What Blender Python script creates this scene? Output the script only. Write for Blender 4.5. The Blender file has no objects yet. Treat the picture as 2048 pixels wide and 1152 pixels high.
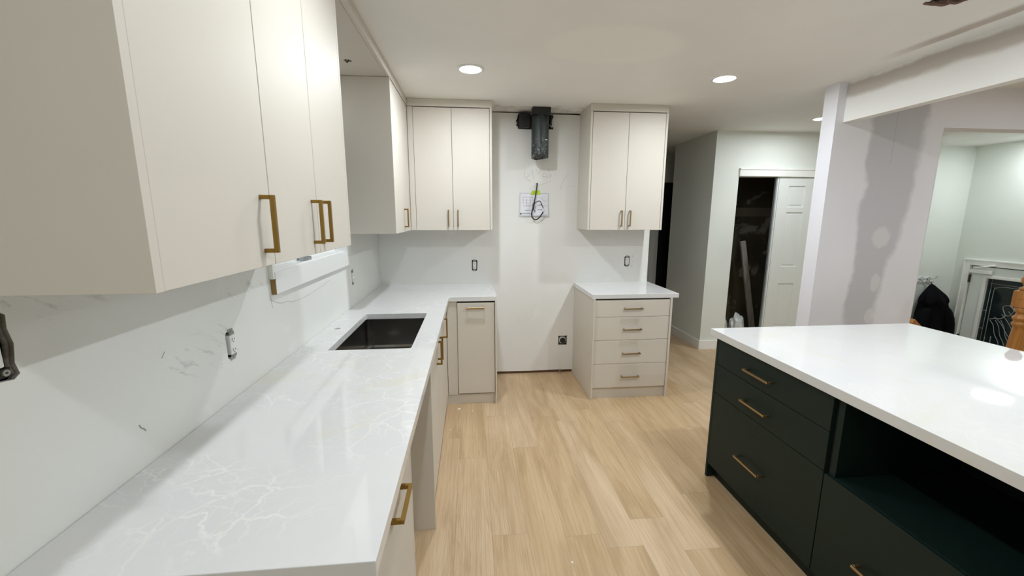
import bpy, bmesh, math, random
from mathutils import Vector, Matrix
random.seed(7)
SC = bpy.context.scene
COL = SC.collection
R = math.radians

# ------------------------------------------------------------------ camera
H = 2.461            # ceiling height
B = 3.845            # back wall
CAMP = (0.8445, 0.0, 1.5551)
yaw, pitch, roll, fpx = 0.0974, -0.1760, 0.0024, 818.83
fw = Vector((math.sin(yaw)*math.cos(pitch), math.cos(yaw)*math.cos(pitch), math.sin(pitch)))
rt = Vector((math.cos(yaw), -math.sin(yaw), 0)); up = rt.cross(fw)
rt2 = rt*math.cos(roll)+up*math.sin(roll); up2 = up*math.cos(roll)-rt*math.sin(roll)
cd = bpy.data.cameras.new('camera'); cam = bpy.data.objects.new('camera', cd); COL.objects.link(cam)
cd.sensor_fit = 'HORIZONTAL'; cd.sensor_width = 36.0; cd.lens = 36.0*fpx/2048.0
cd.clip_start = 0.02; cd.clip_end = 60
cam.matrix_world = Matrix(((rt2.x, up2.x, -fw.x, CAMP[0]), (rt2.y, up2.y, -fw.y, CAMP[1]), (rt2.z, up2.z, -fw.z, CAMP[2]), (0, 0, 0, 1)))
SC.camera = cam

# ------------------------------------------------------------------ world, exposure
w = bpy.data.worlds.new('night'); SC.world = w; w.use_nodes = True
w.node_tree.nodes['Background'].inputs[0].default_value = (0.01, 0.014, 0.025, 1)
w.node_tree.nodes['Background'].inputs[1].default_value = 0.3
SC.view_settings.view_transform = 'Standard'; SC.view_settings.look = 'None'
SC.view_settings.gamma = 1.0; SC.view_settings.use_curve_mapping = False
SC.view_settings.exposure = 0.72
LAMP = 190.0        # radiance of a recessed lamp lens
LAMP_COL = (0.935, 0.985, 1.02)
SC.cycles.use_denoising = True
SC.cycles.max_bounces = 14; SC.cycles.diffuse_bounces = 8; SC.cycles.glossy_bounces = 5
SC.cycles.sample_clamp_indirect = 8.0
SC.cycles.caustics_reflective = False; SC.cycles.caustics_refractive = False

# ------------------------------------------------------------------ materials
class NT:
    def __init__(s, name):
        s.m = bpy.data.materials.new(name); s.m.use_nodes = True
        s.t = s.m.node_tree; s.b = s.t.nodes['Principled BSDF']
        g = s.t.nodes.new('ShaderNodeNewGeometry'); s.pos = g.outputs['Position']
    def n(s, typ, **kw):
        nd = s.t.nodes.new(typ)
        for k, v in kw.items():
            if k[0] == 'i' and k[1:].isdigit():
                s.put(nd.inputs[int(k[1:])], v)
            else: setattr(nd, k, v)
        return nd
    def put(s, sock, v):
        if isinstance(v, bpy.types.NodeSocket): s.t.links.new(v, sock)
        elif v is not None: sock.default_value = v
    def math(s, op, a, b=None, c=None):
        nd = s.n('ShaderNodeMath', operation=op)
        s.put(nd.inputs[0], a); s.put(nd.inputs[1], b)
        if c is not None: s.put(nd.inputs[2], c)
        return nd.outputs[0]
    def xyz(s, v=None):
        nd = s.n('ShaderNodeSeparateXYZ'); s.put(nd.inputs[0], v or s.pos); return nd.outputs
    def comb(s, x, y, z):
        nd = s.n('ShaderNodeCombineXYZ'); s.put(nd.inputs[0], x); s.put(nd.inputs[1], y); s.put(nd.inputs[2], z); return nd.outputs[0]
    def scale(s, v, sx, sy, sz):
        nd = s.n('ShaderNodeMapping'); s.put(nd.inputs[0], v); nd.inputs['Scale'].default_value = (sx, sy, sz); return nd.outputs[0]
    def noise(s, sc=5.0, det=4.0, rough=.5, vec=None, dist=0.0):
        nd = s.n('ShaderNodeTexNoise'); s.put(nd.inputs['Vector'], vec or s.pos)
        nd.inputs['Scale'].default_value = sc; nd.inputs['Detail'].default_value = det; nd.inputs['Roughness'].default_value = rough
        nd.inputs['Distortion'].default_value = dist
        return nd.outputs['Fac']
    def ramp(s, f, lo, hi, a=0.0, b=1.0):
        nd = s.n('ShaderNodeMapRange'); s.put(nd.inputs[0], f)
        for i, v in enumerate((lo, hi, a, b)): nd.inputs[i+1].default_value = v
        nd.clamp = True; nd.interpolation_type = 'SMOOTHSTEP'; return nd.outputs[0]
    def mix(s, f, a, b):
        nd = s.n('ShaderNodeMix', data_type='RGBA'); s.put(nd.inputs[0], f)
        for sock, v in ((nd.inputs[6], a), (nd.inputs[7], b)):
            if isinstance(v, (tuple, list)): v = (*v[:3], 1)
            s.put(sock, v)
        return nd.outputs[2]
    def bump(s, h, st=.1, d=.002):
        nd = s.n('ShaderNodeBump'); nd.inputs['Strength'].default_value = st; nd.inputs['Distance'].default_value = d
        s.put(nd.inputs['Height'], h); s.t.links.new(nd.outputs[0], s.b.inputs['Normal'])
    def out(s, col=None, rough=None, metal=None, spec=None):
        if col is not None: s.put(s.b.inputs['Base Color'], (*col[:3], 1) if isinstance(col, (tuple, list)) else col)
        if rough is not None: s.put(s.b.inputs['Roughness'], rough)
        if metal is not None: s.put(s.b.inputs['Metallic'], metal)
        if spec is not None: s.b.inputs['Specular IOR Level'].default_value = spec
        return s.m

def plain(name, col, rough=.5, metal=0.0, var=.04, sc=12.0, bump=0.0, spec=.5):
    k = NT(name); f = k.noise(sc, 4)
    c2 = tuple(max(0, c*(1-var)) for c in col); c1 = tuple(min(1, c*(1+var)) for c in col)
    if bump: k.bump(k.noise(220, 3), bump, .001)
    return k.out(k.mix(f, c1, c2), rough, metal, spec)

def wallpaint(name, col, marks=True, extra=None, rough=.62):
    k = NT(name)
    f = k.ramp(k.noise(1.6, 3), .3, .7)
    c = k.mix(f, tuple(x*1.015 for x in col), tuple(x*.97 for x in col))
    if marks:
        scuff = k.math('MULTIPLY', k.ramp(k.noise(9, 6, .75, dist=1.2), .69, .74), .30)
        c = k.mix(scuff, c, tuple(x*.55 for x in col))
        lite = k.math('MULTIPLY', k.ramp(k.noise(3.3, 5, .6, dist=.6), .62, .68), .35)
        c = k.mix(lite, c, tuple(min(1, x*1.07) for x in col))
    if extra: c = extra(k, c)
    k.bump(k.noise(160, 3), .12, .0015)
    return k.out(c, rough, spec=.3)

M = {}
WH = (.77, .785, .765)
def left_extra(k, c):
    # wall colour steps to a greyer tone past the far side of the window
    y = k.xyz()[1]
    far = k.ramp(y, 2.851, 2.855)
    z = k.xyz()[2]
    vec = k.comb(0.0, k.math('ADD', k.math('MULTIPLY', y, 22.0), k.math('MULTIPLY', z, 34.0)), k.math('SUBTRACT', k.math('MULTIPLY', z, 9.0), k.math('MULTIPLY', y, 7.0)))
    streak = k.noise(1.0, 6, .72, vec)
    spots = None
    for cy, cz, ry, rz in ((1.27, 1.125, .13, .07), (1.43, 1.10, .075, .10), (1.60, 1.28, .14, .04), (.90, 1.40, .2, .05)):
        ey = k.math('DIVIDE', k.math('SUBTRACT', y, cy), ry); ez = k.math('DIVIDE', k.math('SUBTRACT', z, cz), rz)
        g = k.ramp(k.math('ADD', k.math('MULTIPLY', ey, ey), k.math('MULTIPLY', ez, ez)), 0, 1.6, 1, 0)
        spots = g if spots is None else k.math('MAXIMUM', spots, g)
    sc_ = k.math('MULTIPLY', spots, k.ramp(streak, .53, .66))
    c = k.mix(k.math('MULTIPLY', sc_, .45), c, (.36, .37, .36))
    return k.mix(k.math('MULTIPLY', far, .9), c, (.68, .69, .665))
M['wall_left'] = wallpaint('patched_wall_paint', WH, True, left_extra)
M['wall_back'] = wallpaint('primed_wall_paint', (.79, .795, .785))
M['wall'] = wallpaint('matt_wall_paint', (.77, .81, .765), False)
M['trim'] = plain('white_trim_paint', (.84, .85, .82), .35, var=.01)

def patch_extra(k, c):
    # bare grey drywall stripe with feathered compound edges
    x, y, z = k.xyz()
    n = k.math('SUBTRACT', k.noise(3.2, 4, .55), .5)
    n2 = k.math('SUBTRACT', k.noise(9, 4, .5), .5)
    xx = k.math('ADD', k.math('ADD', x, k.math('MULTIPLY', n, .16)), k.math('MULTIPLY', n2, .05))
    # stripe edges lean in towards the floor
    redge = k.math('ADD', 3.90, k.math('MULTIPLY', k.ramp(z, .7, 1.9), .19))
    ledge = 3.66
    a = k.ramp(k.math('SUBTRACT', xx, ledge), -.02, .025)
    b = k.ramp(k.math('SUBTRACT', redge, xx), -.02, .05)
    m = k.math('MULTIPLY', a, b)
    c = k.mix(m, c, (.56, .56, .60))
    # dabs of compound over the screws
    for cx, cz, rx, rz in ((3.865, 1.40, .075, .085), (3.875, 1.06, .04, .075), (3.865, .80, .04, .06)):
        ex = k.math('DIVIDE', k.math('SUBTRACT', x, cx), rx); ez = k.math('DIVIDE', k.math('SUBTRACT', z, cz), rz)
        rr = k.math('ADD', k.math('ADD', k.math('POWER', k.math('ABSOLUTE', ex), 2.0), k.math('POWER', k.math('ABSOLUTE', ez), 2.0)), k.math('MULTIPLY', k.math('SUBTRACT', k.noise(20, 5, .7), .5), 1.8))
        c = k.mix(k.math('MULTIPLY', k.ramp(rr, .5, 1.1, 1, 0), .6), c, (.74, .74, .76))
    # seam line
    seam = k.math('MULTIPLY', k.ramp(k.math('ABSOLUTE', k.math('SUBTRACT', x, 3.845)), .0015, .004, 1, 0), k.ramp(z, 1.9, 1.95))
    return k.mix(k.math('MULTIPLY', seam, .5), c, (.36, .36, .36))
M['wall_patch'] = wallpaint('half_finished_drywall', (.80, .80, .855), False, patch_extra)

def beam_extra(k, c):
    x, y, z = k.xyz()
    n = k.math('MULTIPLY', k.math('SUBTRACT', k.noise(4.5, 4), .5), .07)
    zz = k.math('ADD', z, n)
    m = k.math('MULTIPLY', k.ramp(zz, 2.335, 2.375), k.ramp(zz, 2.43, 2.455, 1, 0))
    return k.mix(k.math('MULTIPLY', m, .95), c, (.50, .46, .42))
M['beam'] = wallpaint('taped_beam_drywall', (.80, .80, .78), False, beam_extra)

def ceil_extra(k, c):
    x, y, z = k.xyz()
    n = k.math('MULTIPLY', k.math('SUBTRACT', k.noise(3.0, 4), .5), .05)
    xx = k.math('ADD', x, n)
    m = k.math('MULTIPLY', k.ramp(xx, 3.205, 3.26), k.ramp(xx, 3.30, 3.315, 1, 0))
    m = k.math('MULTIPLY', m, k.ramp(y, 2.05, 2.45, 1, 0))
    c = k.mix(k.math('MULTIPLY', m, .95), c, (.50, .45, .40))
    # compound patch over an old fitting
    n = k.math('MULTIPLY', k.math('SUBTRACT', k.noise(2.2, 3), .5), .5)
    ex = k.math('DIVIDE', k.math('SUBTRACT', x, 1.63), .42); ey = k.math('DIVIDE', k.math('SUBTRACT', y, 2.36), .27)
    r = k.math('ADD', k.math('ADD', k.math('POWER', ex, 2.0), k.math('POWER', ey, 2.0)), n)
    c = k.mix(k.math('MULTIPLY', k.ramp(r, .6, 1.1, 1, 0), .5), c, (.90, .89, .83))
    # rough, unpainted strip close to the back wall
    s = k.math('MULTIPLY', k.ramp(k.math('ADD', y, k.math('MULTIPLY', k.math('SUBTRACT', k.noise(5, 5), .5), .25)), 3.60, 3.66), k.ramp(k.noise(11, 5, .6), .45, .6))
    s = k.math('MULTIPLY', s, k.math('MULTIPLY', k.ramp(x, 1.03, 1.06), k.ramp(x, 1.82, 1.85, 1, 0)))
    return k.mix(k.math('MULTIPLY', s, .5), c, (.50, .46, .40))
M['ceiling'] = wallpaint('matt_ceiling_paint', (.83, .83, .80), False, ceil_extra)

M['cab'] = plain('greige_cabinet_laminate', (.64, .605, .545), .52, var=.012, sc=3)
M['cab_in'] = plain('pale_cabinet_board', (.62, .58, .52), .5, var=.02)
M['green'] = plain('dark_green_laminate', (.0065, .0175, .0145), .5, var=.05, sc=4, spec=.25)
M['green_in'] = plain('dark_green_board', (.006, .012, .011), .45, var=.05)
M['shadow_gap'] = plain('gap_shade_carcass', (.10, .085, .07), .7)  # carcass darkened to paint shade into the gaps around doors and drawers
M['brass'] = plain('brushed_brass', (.30, .185, .045), .33, .95, var=.08, sc=60)
M['bronze'] = plain('brushed_champagne_brass', (.40, .28, .14), .33, .95, var=.08, sc=60)
M['black'] = plain('black_plastic', (.012, .012, .013), .5)
M['cavity'] = plain('dark_wall_cavity', (.03, .024, .018), .9)
M['stud'] = plain('raw_brown_timber', (.13, .065, .035), .8, var=.3, sc=20)
M['whiteplast'] = plain('white_plastic', (.78, .79, .77), .35, var=.01)
M['greyslot'] = plain('dark_slots', (.05, .05, .05), .6)
M['zinc'] = plain('zinc_plated_steel', (.42, .42, .38), .4, .8, var=.1, sc=60)
M['boxblue'] = plain('dull_steel_box', (.06, .055, .05), .55, .6, var=.15, sc=50)
M['mdf'] = plain('raw_board_edge', (.27, .17, .055), .7, var=.1, sc=40)
M['paper'] = plain('paper_sheet', (.78, .79, .86), .7, var=.01)
M['ink'] = plain('grey_print_ink', (.30, .31, .36), .7)
M['inkdark'] = plain('dark_print_ink', (.07, .07, .09), .7)
M['tape'] = plain('fluorescent_green_tape', (.48, .66, .03), .5)
M['cord'] = plain('black_cable_sheath', (.015, .015, .015), .4)
M['paperwrap'] = plain('white_wire_sheath', (.78, .78, .76), .5)
M['pencil'] = plain('pencil_mark', (.58, .59, .56), .7)
M['crack'] = plain('hairline_crack', (.40, .40, .38), .9)
M['scuff'] = plain('grey_scuff', (.34, .34, .33), .9)
M['coat'] = plain('black_quilted_fabric', (.003, .003, .0045), .8, var=.3, sc=30, bump=.3, spec=.12)
M['closet'] = None
M['coil'] = plain('plaster_crumbs', (.85, .83, .78), .8)
M['plasticbag'] = plain('crumpled_white_plastic', (.62, .65, .64), .3)
M['window_vinyl'] = plain('white_vinyl', (.82, .84, .84), .3, var=.01)
M['chrome'] = plain('satin_crank_metal', (.42, .44, .46), .3, .8)
M['lead'] = plain('lead_caming', (.36, .40, .41), .35, .7)
M['nightglass'] = plain('dark_night_glass', (.012, .02, .02), .08, var=.6, sc=6)
M['doorwhite'] = plain('white_door_paint', (.78, .82, .80), .35, var=.01)
M['alu'] = plain('satin_aluminium_track', (.45, .50, .53), .35, .6, var=.03)

def m_lamp(name, s):
    k = NT(name); k.b.inputs['Emission Color'].default_value = (*LAMP_COL, 1)
    k.b.inputs['Emission Strength'].default_value = s
    return k.out((.9, .9, .88), .5)
M['lamp'] = m_lamp('lit_lamp_lens', LAMP*3.3)
M['lamp_mid'] = m_lamp('passage_lamp_lens', LAMP*2.7)
M['lamp_rim'] = m_lamp('lit_lamp_diffuser', LAMP*.06)
M['lamp_back'] = m_lamp('dimmer_lamp_lens', LAMP*2.2)
M['lamp_dim'] = m_lamp('dimmest_lamp_lens', LAMP*1.5)
M['lamp_full'] = m_lamp('brightest_lamp_lens', LAMP*3.3)
M['lamp_big'] = m_lamp('lit_entry_lamp_lens', LAMP*.14)

def m_quartz():
    k = NT('white_quartz')
    v = k.n('ShaderNodeVectorMath', operation='ADD')
    nn = k.n('ShaderNodeTexNoise'); k.put(nn.inputs['Vector'], k.pos); nn.inputs['Scale'].default_value = 3.2; nn.inputs['Detail'].default_value = 6
    sc = k.n('ShaderNodeVectorMath', operation='SCALE'); k.put(sc.inputs[0], nn.outputs['Color']); sc.inputs['Scale'].default_value = .42
    k.put(v.inputs[0], k.pos); k.put(v.inputs[1], sc.outputs[0])
    vo = k.n('ShaderNodeTexVoronoi', feature='DISTANCE_TO_EDGE'); k.put(vo.inputs['Vector'], v.outputs[0]); vo.inputs['Scale'].default_value = 6.0
    vein = k.ramp(vo.outputs['Distance'], .004, .030, 1, 0)
    vo2 = k.n('ShaderNodeTexVoronoi', feature='DISTANCE_TO_EDGE'); k.put(vo2.inputs['Vector'], v.outputs[0]); vo2.inputs['Scale'].default_value = 15.0
    vein2 = k.math('MULTIPLY', k.ramp(vo2.outputs['Distance'], .005, .045, 1, 0), .6)
    mask = k.ramp(k.noise(2.3, 3, .5), .43, .58)
    vv = k.math('MULTIPLY', k.math('MULTIPLY', k.math('MAXIMUM', vein, vein2), mask), k.ramp(k.xyz()[0], 1.2, 2.0, 1.0, .25))
    base = k.mix(k.ramp(k.noise(4, 5), .3, .7), (.675, .69, .705), (.705, .71, .716))
    c = k.mix(k.math('MULTIPLY', vv, .72), base, (.83, .83, .82))
    tan = k.math('MULTIPLY', k.ramp(k.noise(2.6, 6, .7, dist=.8), .55, .66), .55)
    c = k.mix(tan, c, (.69, .675, .60))
    return k.out(c, .025, spec=.5)
M['quartz'] = m_quartz()

def m_floor():
    k = NT('oak_plank_floor')
    x, y, z = k.xyz()
    u = k.math('DIVIDE', k.math('SUBTRACT', x, .0215), .18)
    idx = k.math('FLOOR', u); fu = k.math('FRACT', u)
    wn = k.n('ShaderNodeTexWhiteNoise', noise_dimensions='1D'); k.put(wn.inputs['W'], idx)
    v = k.math('DIVIDE', k.math('ADD', y, k.math('MULTIPLY', wn.outputs['Value'], 1.22)), 1.22)
    iv = k.math('FLOOR', v); fv = k.math('FRACT', v)
    wn2 = k.n('ShaderNodeTexWhiteNoise', noise_dimensions='2D'); k.put(wn2.inputs['Vector'], k.comb(idx, iv, 0.0))
    rnd = wn2.outputs['Value']
    off = k.math('MULTIPLY', rnd, 37.0)
    gv = k.comb(k.math('ADD', k.math('MULTIPLY', x, 14.0), off), k.math('ADD', k.math('MULTIPLY', y, 1.25), off), off)
    g1 = k.noise(1.0, 6, .6, gv, .6)
    gv2 = k.comb(k.math('ADD', k.math('MULTIPLY', x, 75.0), off), k.math('ADD', k.math('MULTIPLY', y, 3.4), off), off)
    g2 = k.noise(1.0, 4, .6, gv2, .8)
    wv = k.n('ShaderNodeTexWave', wave_type='BANDS', bands_direction='X'); k.put(wv.inputs['Vector'], k.comb(k.math('ADD', k.math('MULTIPLY', x, 5.0), off), k.math('MULTIPLY', y, .45), off))
    wv.inputs['Scale'].default_value = 2.6; wv.inputs['Distortion'].default_value = 9.0; wv.inputs['Detail'].default_value = 3.0; wv.inputs['Detail Scale'].default_value = 1.2
    c = k.mix(k.ramp(g1, .28, .72), (.50, .35, .20), (.625, .465, .295))
    c = k.mix(k.math('MULTIPLY', k.ramp(wv.outputs['Fac'], .0, .35, 1, 0), .24), c, (.415, .275, .145))
    c = k.mix(k.math('MULTIPLY', k.ramp(g2, .56, .70), .30), c, (.36, .235, .12))
    c = k.mix(k.math('MULTIPLY', k.ramp(g2, .44, .32), .28), c, (.70, .55, .375))
    gs = k.noise(1.0, 4, .55, k.comb(k.math('MULTIPLY', x, 6.5), k.math('ADD', k.math('MULTIPLY', y, .85), k.math('MULTIPLY', rnd, 1.5)), 0.0), 1.4)
    c = k.mix(k.math('MULTIPLY', k.ramp(gs, .50, .68), .42), c, (.375, .255, .135))
    c = k.mix(k.math('MULTIPLY', k.ramp(gs, .46, .30), .25), c, (.72, .57, .40))
    wv2 = k.n('ShaderNodeTexWave', wave_type='BANDS', bands_direction='X'); k.put(wv2.inputs['Vector'], k.comb(k.math('ADD', k.math('MULTIPLY', x, 9.0), off), k.math('ADD', k.math('MULTIPLY', y, 1.6), off), off))
    wv2.inputs['Scale'].default_value = 3.4; wv2.inputs['Distortion'].default_value = 11.0; wv2.inputs['Detail'].default_value = 2.0; wv2.inputs['Detail Scale'].default_value = .8
    cath = k.math('MULTIPLY', k.ramp(wv2.outputs['Fac'], .22, .02), k.ramp(k.noise(1.7, 2, .5), .48, .6))
    c = k.mix(k.math('MULTIPLY', cath, .32), c, (.30, .19, .10))
    kn = k.n('ShaderNodeTexVoronoi'); k.put(kn.inputs['Vector'], k.comb(k.math('MULTIPLY', x, 2.6), k.math('MULTIPLY', y, 1.5), off)); kn.inputs['Scale'].default_value = 1.0
    c = k.mix(k.math('MULTIPLY', k.ramp(kn.outputs['Distance'], .012, .035, 1, 0), .6), c, (.20, .13, .07))
    tone = k.n('ShaderNodeHueSaturation'); k.put(tone.inputs['Color'], c); k.put(tone.inputs['Value'], k.ramp(rnd, 0, 1, .965, 1.03)); k.put(tone.inputs['Saturation'], k.ramp(rnd, 0, 1, 1.04, .94))
    c = tone.outputs[0]
    eu = k.math('MULTIPLY', k.math('MINIMUM', fu, k.math('SUBTRACT', 1.0, fu)), .18)
    ev = k.math('MULTIPLY', k.math('MINIMUM', fv, k.math('SUBTRACT', 1.0, fv)), 1.22)
    gap = k.ramp(k.math('MINIMUM', eu, ev), .0004, .0016, 1, 0)
    c = k.mix(k.math('MULTIPLY', gap, .42), c, (.22, .15, .09))
    k.bump(k.math('ADD', g2, k.math('MULTIPLY', gap, -2.0)), .10, .001)
    return k.out(c, k.ramp(g1, .2, .8, .38, .5), spec=.4)
M['floor'] = m_floor()

def m_wood(name, a, b, rough=.35, sx=30, sy=30, sz=2.5):
    k = NT(name); g = k.noise(1.0, 5, .6, k.scale(k.pos, sx, sy, sz), 1.0)
    k.bump(g, .08, .001)
    return k.out(k.mix(k.ramp(g, .3, .7), a, b), rough)
M['oak'] = m_wood('varnished_orange_oak', (.30, .115, .018), (.45, .20, .05), .28)
M['lumber'] = m_wood('grey_weathered_lumber', (.22, .20, .17), (.33, .30, .27), .7, 20, 20, 3)

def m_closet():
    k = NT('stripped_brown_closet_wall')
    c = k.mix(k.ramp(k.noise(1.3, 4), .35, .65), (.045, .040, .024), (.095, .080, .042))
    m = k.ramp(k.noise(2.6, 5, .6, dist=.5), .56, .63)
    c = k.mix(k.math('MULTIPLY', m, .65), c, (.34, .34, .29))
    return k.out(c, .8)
M['closet'] = m_closet()

def m_steel():
    k = NT('brushed_stainless_sink')
    g = k.noise(1, 4, .5, k.scale(k.pos, 8, 8, 160))
    wv = k.noise(5, 2, .5, dist=2.0)
    k.bump(wv, .25, .004)
    return k.out(k.mix(g, (.27, .262, .25), (.36, .35, .335)), .17, 1.0)
M['steel'] = m_steel()

def m_duct():
    k = NT('galvanised_duct_with_grime')
    n = k.noise(18, 6, .7); x, y, z = k.xyz()
    dirty = k.math('MULTIPLY', k.ramp(k.noise(40, 5, .8), .5, .66), k.ramp(z, 2.30, 2.06))
    c = k.mix(n, (.022, .030, .030), (.070, .085, .085))
    c = k.mix(k.math('MULTIPLY', dirty, .8), c, (.42, .42, .40))
    return k.out(c, .5, .35)
M['duct'] = m_duct()

def m_glass():
    k = NT('clear_window_glass'); k.b.inputs['Transmission Weight'].default_value = 1.0; k.b.inputs['IOR'].default_value = 1.45
    return k.out((.95, .97, .97), .0)
M['glass'] = m_glass()

# ------------------------------------------------------------------ mesh builder
WO = {}   # world origin of each object
class MB:
    def __init__(s): s.v = []; s.f = []; s.sm = []
    def add(s, vs, fs, smooth=False):
        b = len(s.v); s.v += [tuple(v) for v in vs]; s.f += [tuple(i+b for i in f) for f in fs]; s.sm += [smooth]*len(fs); return s
    def box(s, x0, x1, y0, y1, z0, z1):
        vs = [(x, y, z) for z in (z0, z1) for y in (y0, y1) for x in (x0, x1)]
        return s.add(vs, [(0, 2, 3, 1), (4, 5, 7, 6), (0, 1, 5, 4), (2, 6, 7, 3), (0, 4, 6, 2), (1, 3, 7, 5)])
    def obox(s, c, ax, ay, az, hx, hy, hz):
        c = Vector(c); ax, ay, az = (Vector(a).normalized() for a in (ax, ay, az))
        vs = [c+ax*(i*hx)+ay*(j*hy)+az*(k*hz) for k in (-1, 1) for j in (-1, 1) for i in (-1, 1)]
        return s.add(vs, [(0, 2, 3, 1), (4, 5, 7, 6), (0, 1, 5, 4), (2, 6, 7, 3), (0, 4, 6, 2), (1, 3, 7, 5)])
    def cyl(s, a, b, r0, r1=None, n=24, caps=True):
        a, b = Vector(a), Vector(b); d = (b-a).normalized(); r1 = r0 if r1 is None else r1
        u = d.orthogonal().normalized(); w_ = d.cross(u)
        ring = lambda c, r: [c+(u*math.cos(2*math.pi*i/n)+w_*math.sin(2*math.pi*i/n))*r for i in range(n)]
        s.add(ring(a, r0)+ring(b, r1), [(i, (i+1) % n, n+(i+1) % n, n+i) for i in range(n)], True)
        if caps: s.add(ring(a, r0), [tuple(range(n-1, -1, -1))]); s.add(ring(b, r1), [tuple(range(n))])
        return s
    def tube(s, pts, r, n=8, smooth_steps=4):
        P = [Vector(p) for p in pts]
        if smooth_steps and len(P) > 2:
            Q = []
            for i in range(len(P)-1):
                p0 = P[max(i-1, 0)]; p1 = P[i]; p2 = P[i+1]; p3 = P[min(i+2, len(P)-1)]
                for j in range(smooth_steps):
                    t = j/smooth_steps
                    Q.append(.5*((2*p1)+(p2-p0)*t+(2*p0-5*p1+4*p2-p3)*t*t+(-p0+3*p1-3*p2+p3)*t**3))
            Q.append(P[-1]); P = Q
        rings = []; u = None
        for i, p in enumerate(P):
            d = (P[min(i+1, len(P)-1)]-P[max(i-1, 0)]).normalized()
            if u is None: u = d.orthogonal().normalized()
            u = (u-d*u.dot(d)).normalized(); w_ = d.cross(u)
            rings.append([p+(u*math.cos(2*math.pi*k/n)+w_*math.sin(2*math.pi*k/n))*r for k in range(n)])
        vs = [q for rg in rings for q in rg]; m = len(P)
        fs = [(i*n+k, i*n+(k+1) % n, (i+1)*n+(k+1) % n, (i+1)*n+k) for i in range(m-1) for k in range(n)]
        fs += [tuple(range(n-1, -1, -1)), tuple((m-1)*n+k for k in range(n))]
        return s.add(vs, fs, True)
    def lathe(s, c, prof, n=32, sq=None):
        rings = []
        for r, z in prof: rings.append([(c[0]+r*math.cos(2*math.pi*k/n), c[1]+r*math.sin(2*math.pi*k/n), c[2]+z) for k in range(n)])
        vs = [q for rg in rings for q in rg]; m = len(prof)
        fs = [(i*n+k, i*n+(k+1) % n, (i+1)*n+(k+1) % n, (i+1)*n+k) for i in range(m-1) for k in range(n)]
        fs += [tuple(range(n-1, -1, -1)), tuple((m-1)*n+k for k in range(n))]
        return s.add(vs, fs, True)
    def grid(s, fn, nu, nv, thick=None, smooth=True):
        vs = [fn(i/nu, j/nv) for j in range(nv+1) for i in range(nu+1)]
        fs = [(j*(nu+1)+i, j*(nu+1)+i+1, (j+1)*(nu+1)+i+1, (j+1)*(nu+1)+i) for j in range(nv) for i in range(nu)]
        return s.add(vs, fs, smooth)
    def plate(s, outer, holes, axis, a0, a1):
        """flat panel with cut-outs; outer/holes are 2-D loops, axis the thin direction"""
        def P(p, a):
            return {'x': (a, p[0], p[1]), 'y': (p[0], a, p[1]), 'z': (p[0], p[1], a)}[axis]
        bm = bmesh.new()
        for loop in [outer]+list(holes):
            vs = [bm.verts.new(P(p, a0)) for p in loop]
            for i in range(len(vs)): bm.edges.new((vs[i], vs[(i+1) % len(vs)]))
        bmesh.ops.triangle_fill(bm, use_beauty=True, use_dissolve=False, edges=bm.edges[:])
        bm.verts.index_update()
        vs = [tuple(v.co) for v in bm.verts]; n = len(vs)
        fs = [tuple(v.index for v in f.verts) for f in bm.faces]
        bm.free()
        d = {'x': 0, 'y': 1, 'z': 2}[axis]
        vs2 = [tuple(a1 if i == d else c for i, c in enumerate(v)) for v in vs]
        out = fs+[tuple(i+n for i in reversed(f)) for f in fs]
        o = 0
        for loop in [outer]+list(holes):
            L = len(loop)
            out += [(o+i, o+(i+1) % L, n+o+(i+1) % L, n+o+i) for i in range(L)]
            o += L
        return s.add(vs+vs2, out)
    def mesh(s, name, origin):
        me = bpy.data.meshes.new(name)
        me.from_pydata([tuple(Vector(v)-Vector(origin)) for v in s.v], [], s.f)
        me.polygons.foreach_set('use_smooth', s.sm); me.update()
        bm = bmesh.new(); bm.from_mesh(me); bmesh.ops.recalc_face_normals(bm, faces=bm.faces[:]); bm.to_mesh(me); bm.free()
        return me

def rect(u0, u1, v0, v1): return [(u0, v0), (u1, v0), (u1, v1), (u0, v1)]

def obj(name, mb, mat, parent=None, bevel=0.0, seg=2, origin=None):
    xs, ys, zs = zip(*mb.v)
    if origin is None: origin = ((min(xs)+max(xs))/2, (min(ys)+max(ys))/2, min(zs))
    o = bpy.data.objects.new(name, mb.mesh(name, origin)); COL.objects.link(o)
    WO[o] = Vector(origin)
    if parent is not None:
        o.parent = parent; o.location = WO[o]-WO[parent]
    else: o.location = origin
    for m in (mat if isinstance(mat, (list, tuple)) else [mat]): o.data.materials.append(m)
    if bevel:
        b = o.modifiers.new('bevel', 'BEVEL'); b.width = bevel; b.segments = seg; b.limit_method = 'ANGLE'; b.angle_limit = R(40); b.harden_normals = False
    return o

def thing(name, label, cat, loc, group=None):
    o = bpy.data.objects.new(name, None); COL.objects.link(o); o.location = loc; o.empty_display_size = .05
    WO[o] = Vector(loc); tag(o, label, cat, group); return o
def tag(o, label, cat, group=None):
    o['label'] = label; o['category'] = cat
    if group: o['group'] = group
    return o
def struct(name, mb, mat, parent=None, bevel=0.0):
    o = obj(name, mb, mat, parent, bevel)
    if parent is None: o['kind'] = 'structure'
    return o
def sroot(name, loc):
    o = bpy.data.objects.new(name, None); COL.objects.link(o); o.location = loc; WO[o] = Vector(loc); o['kind'] = 'structure'; return o

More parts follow.
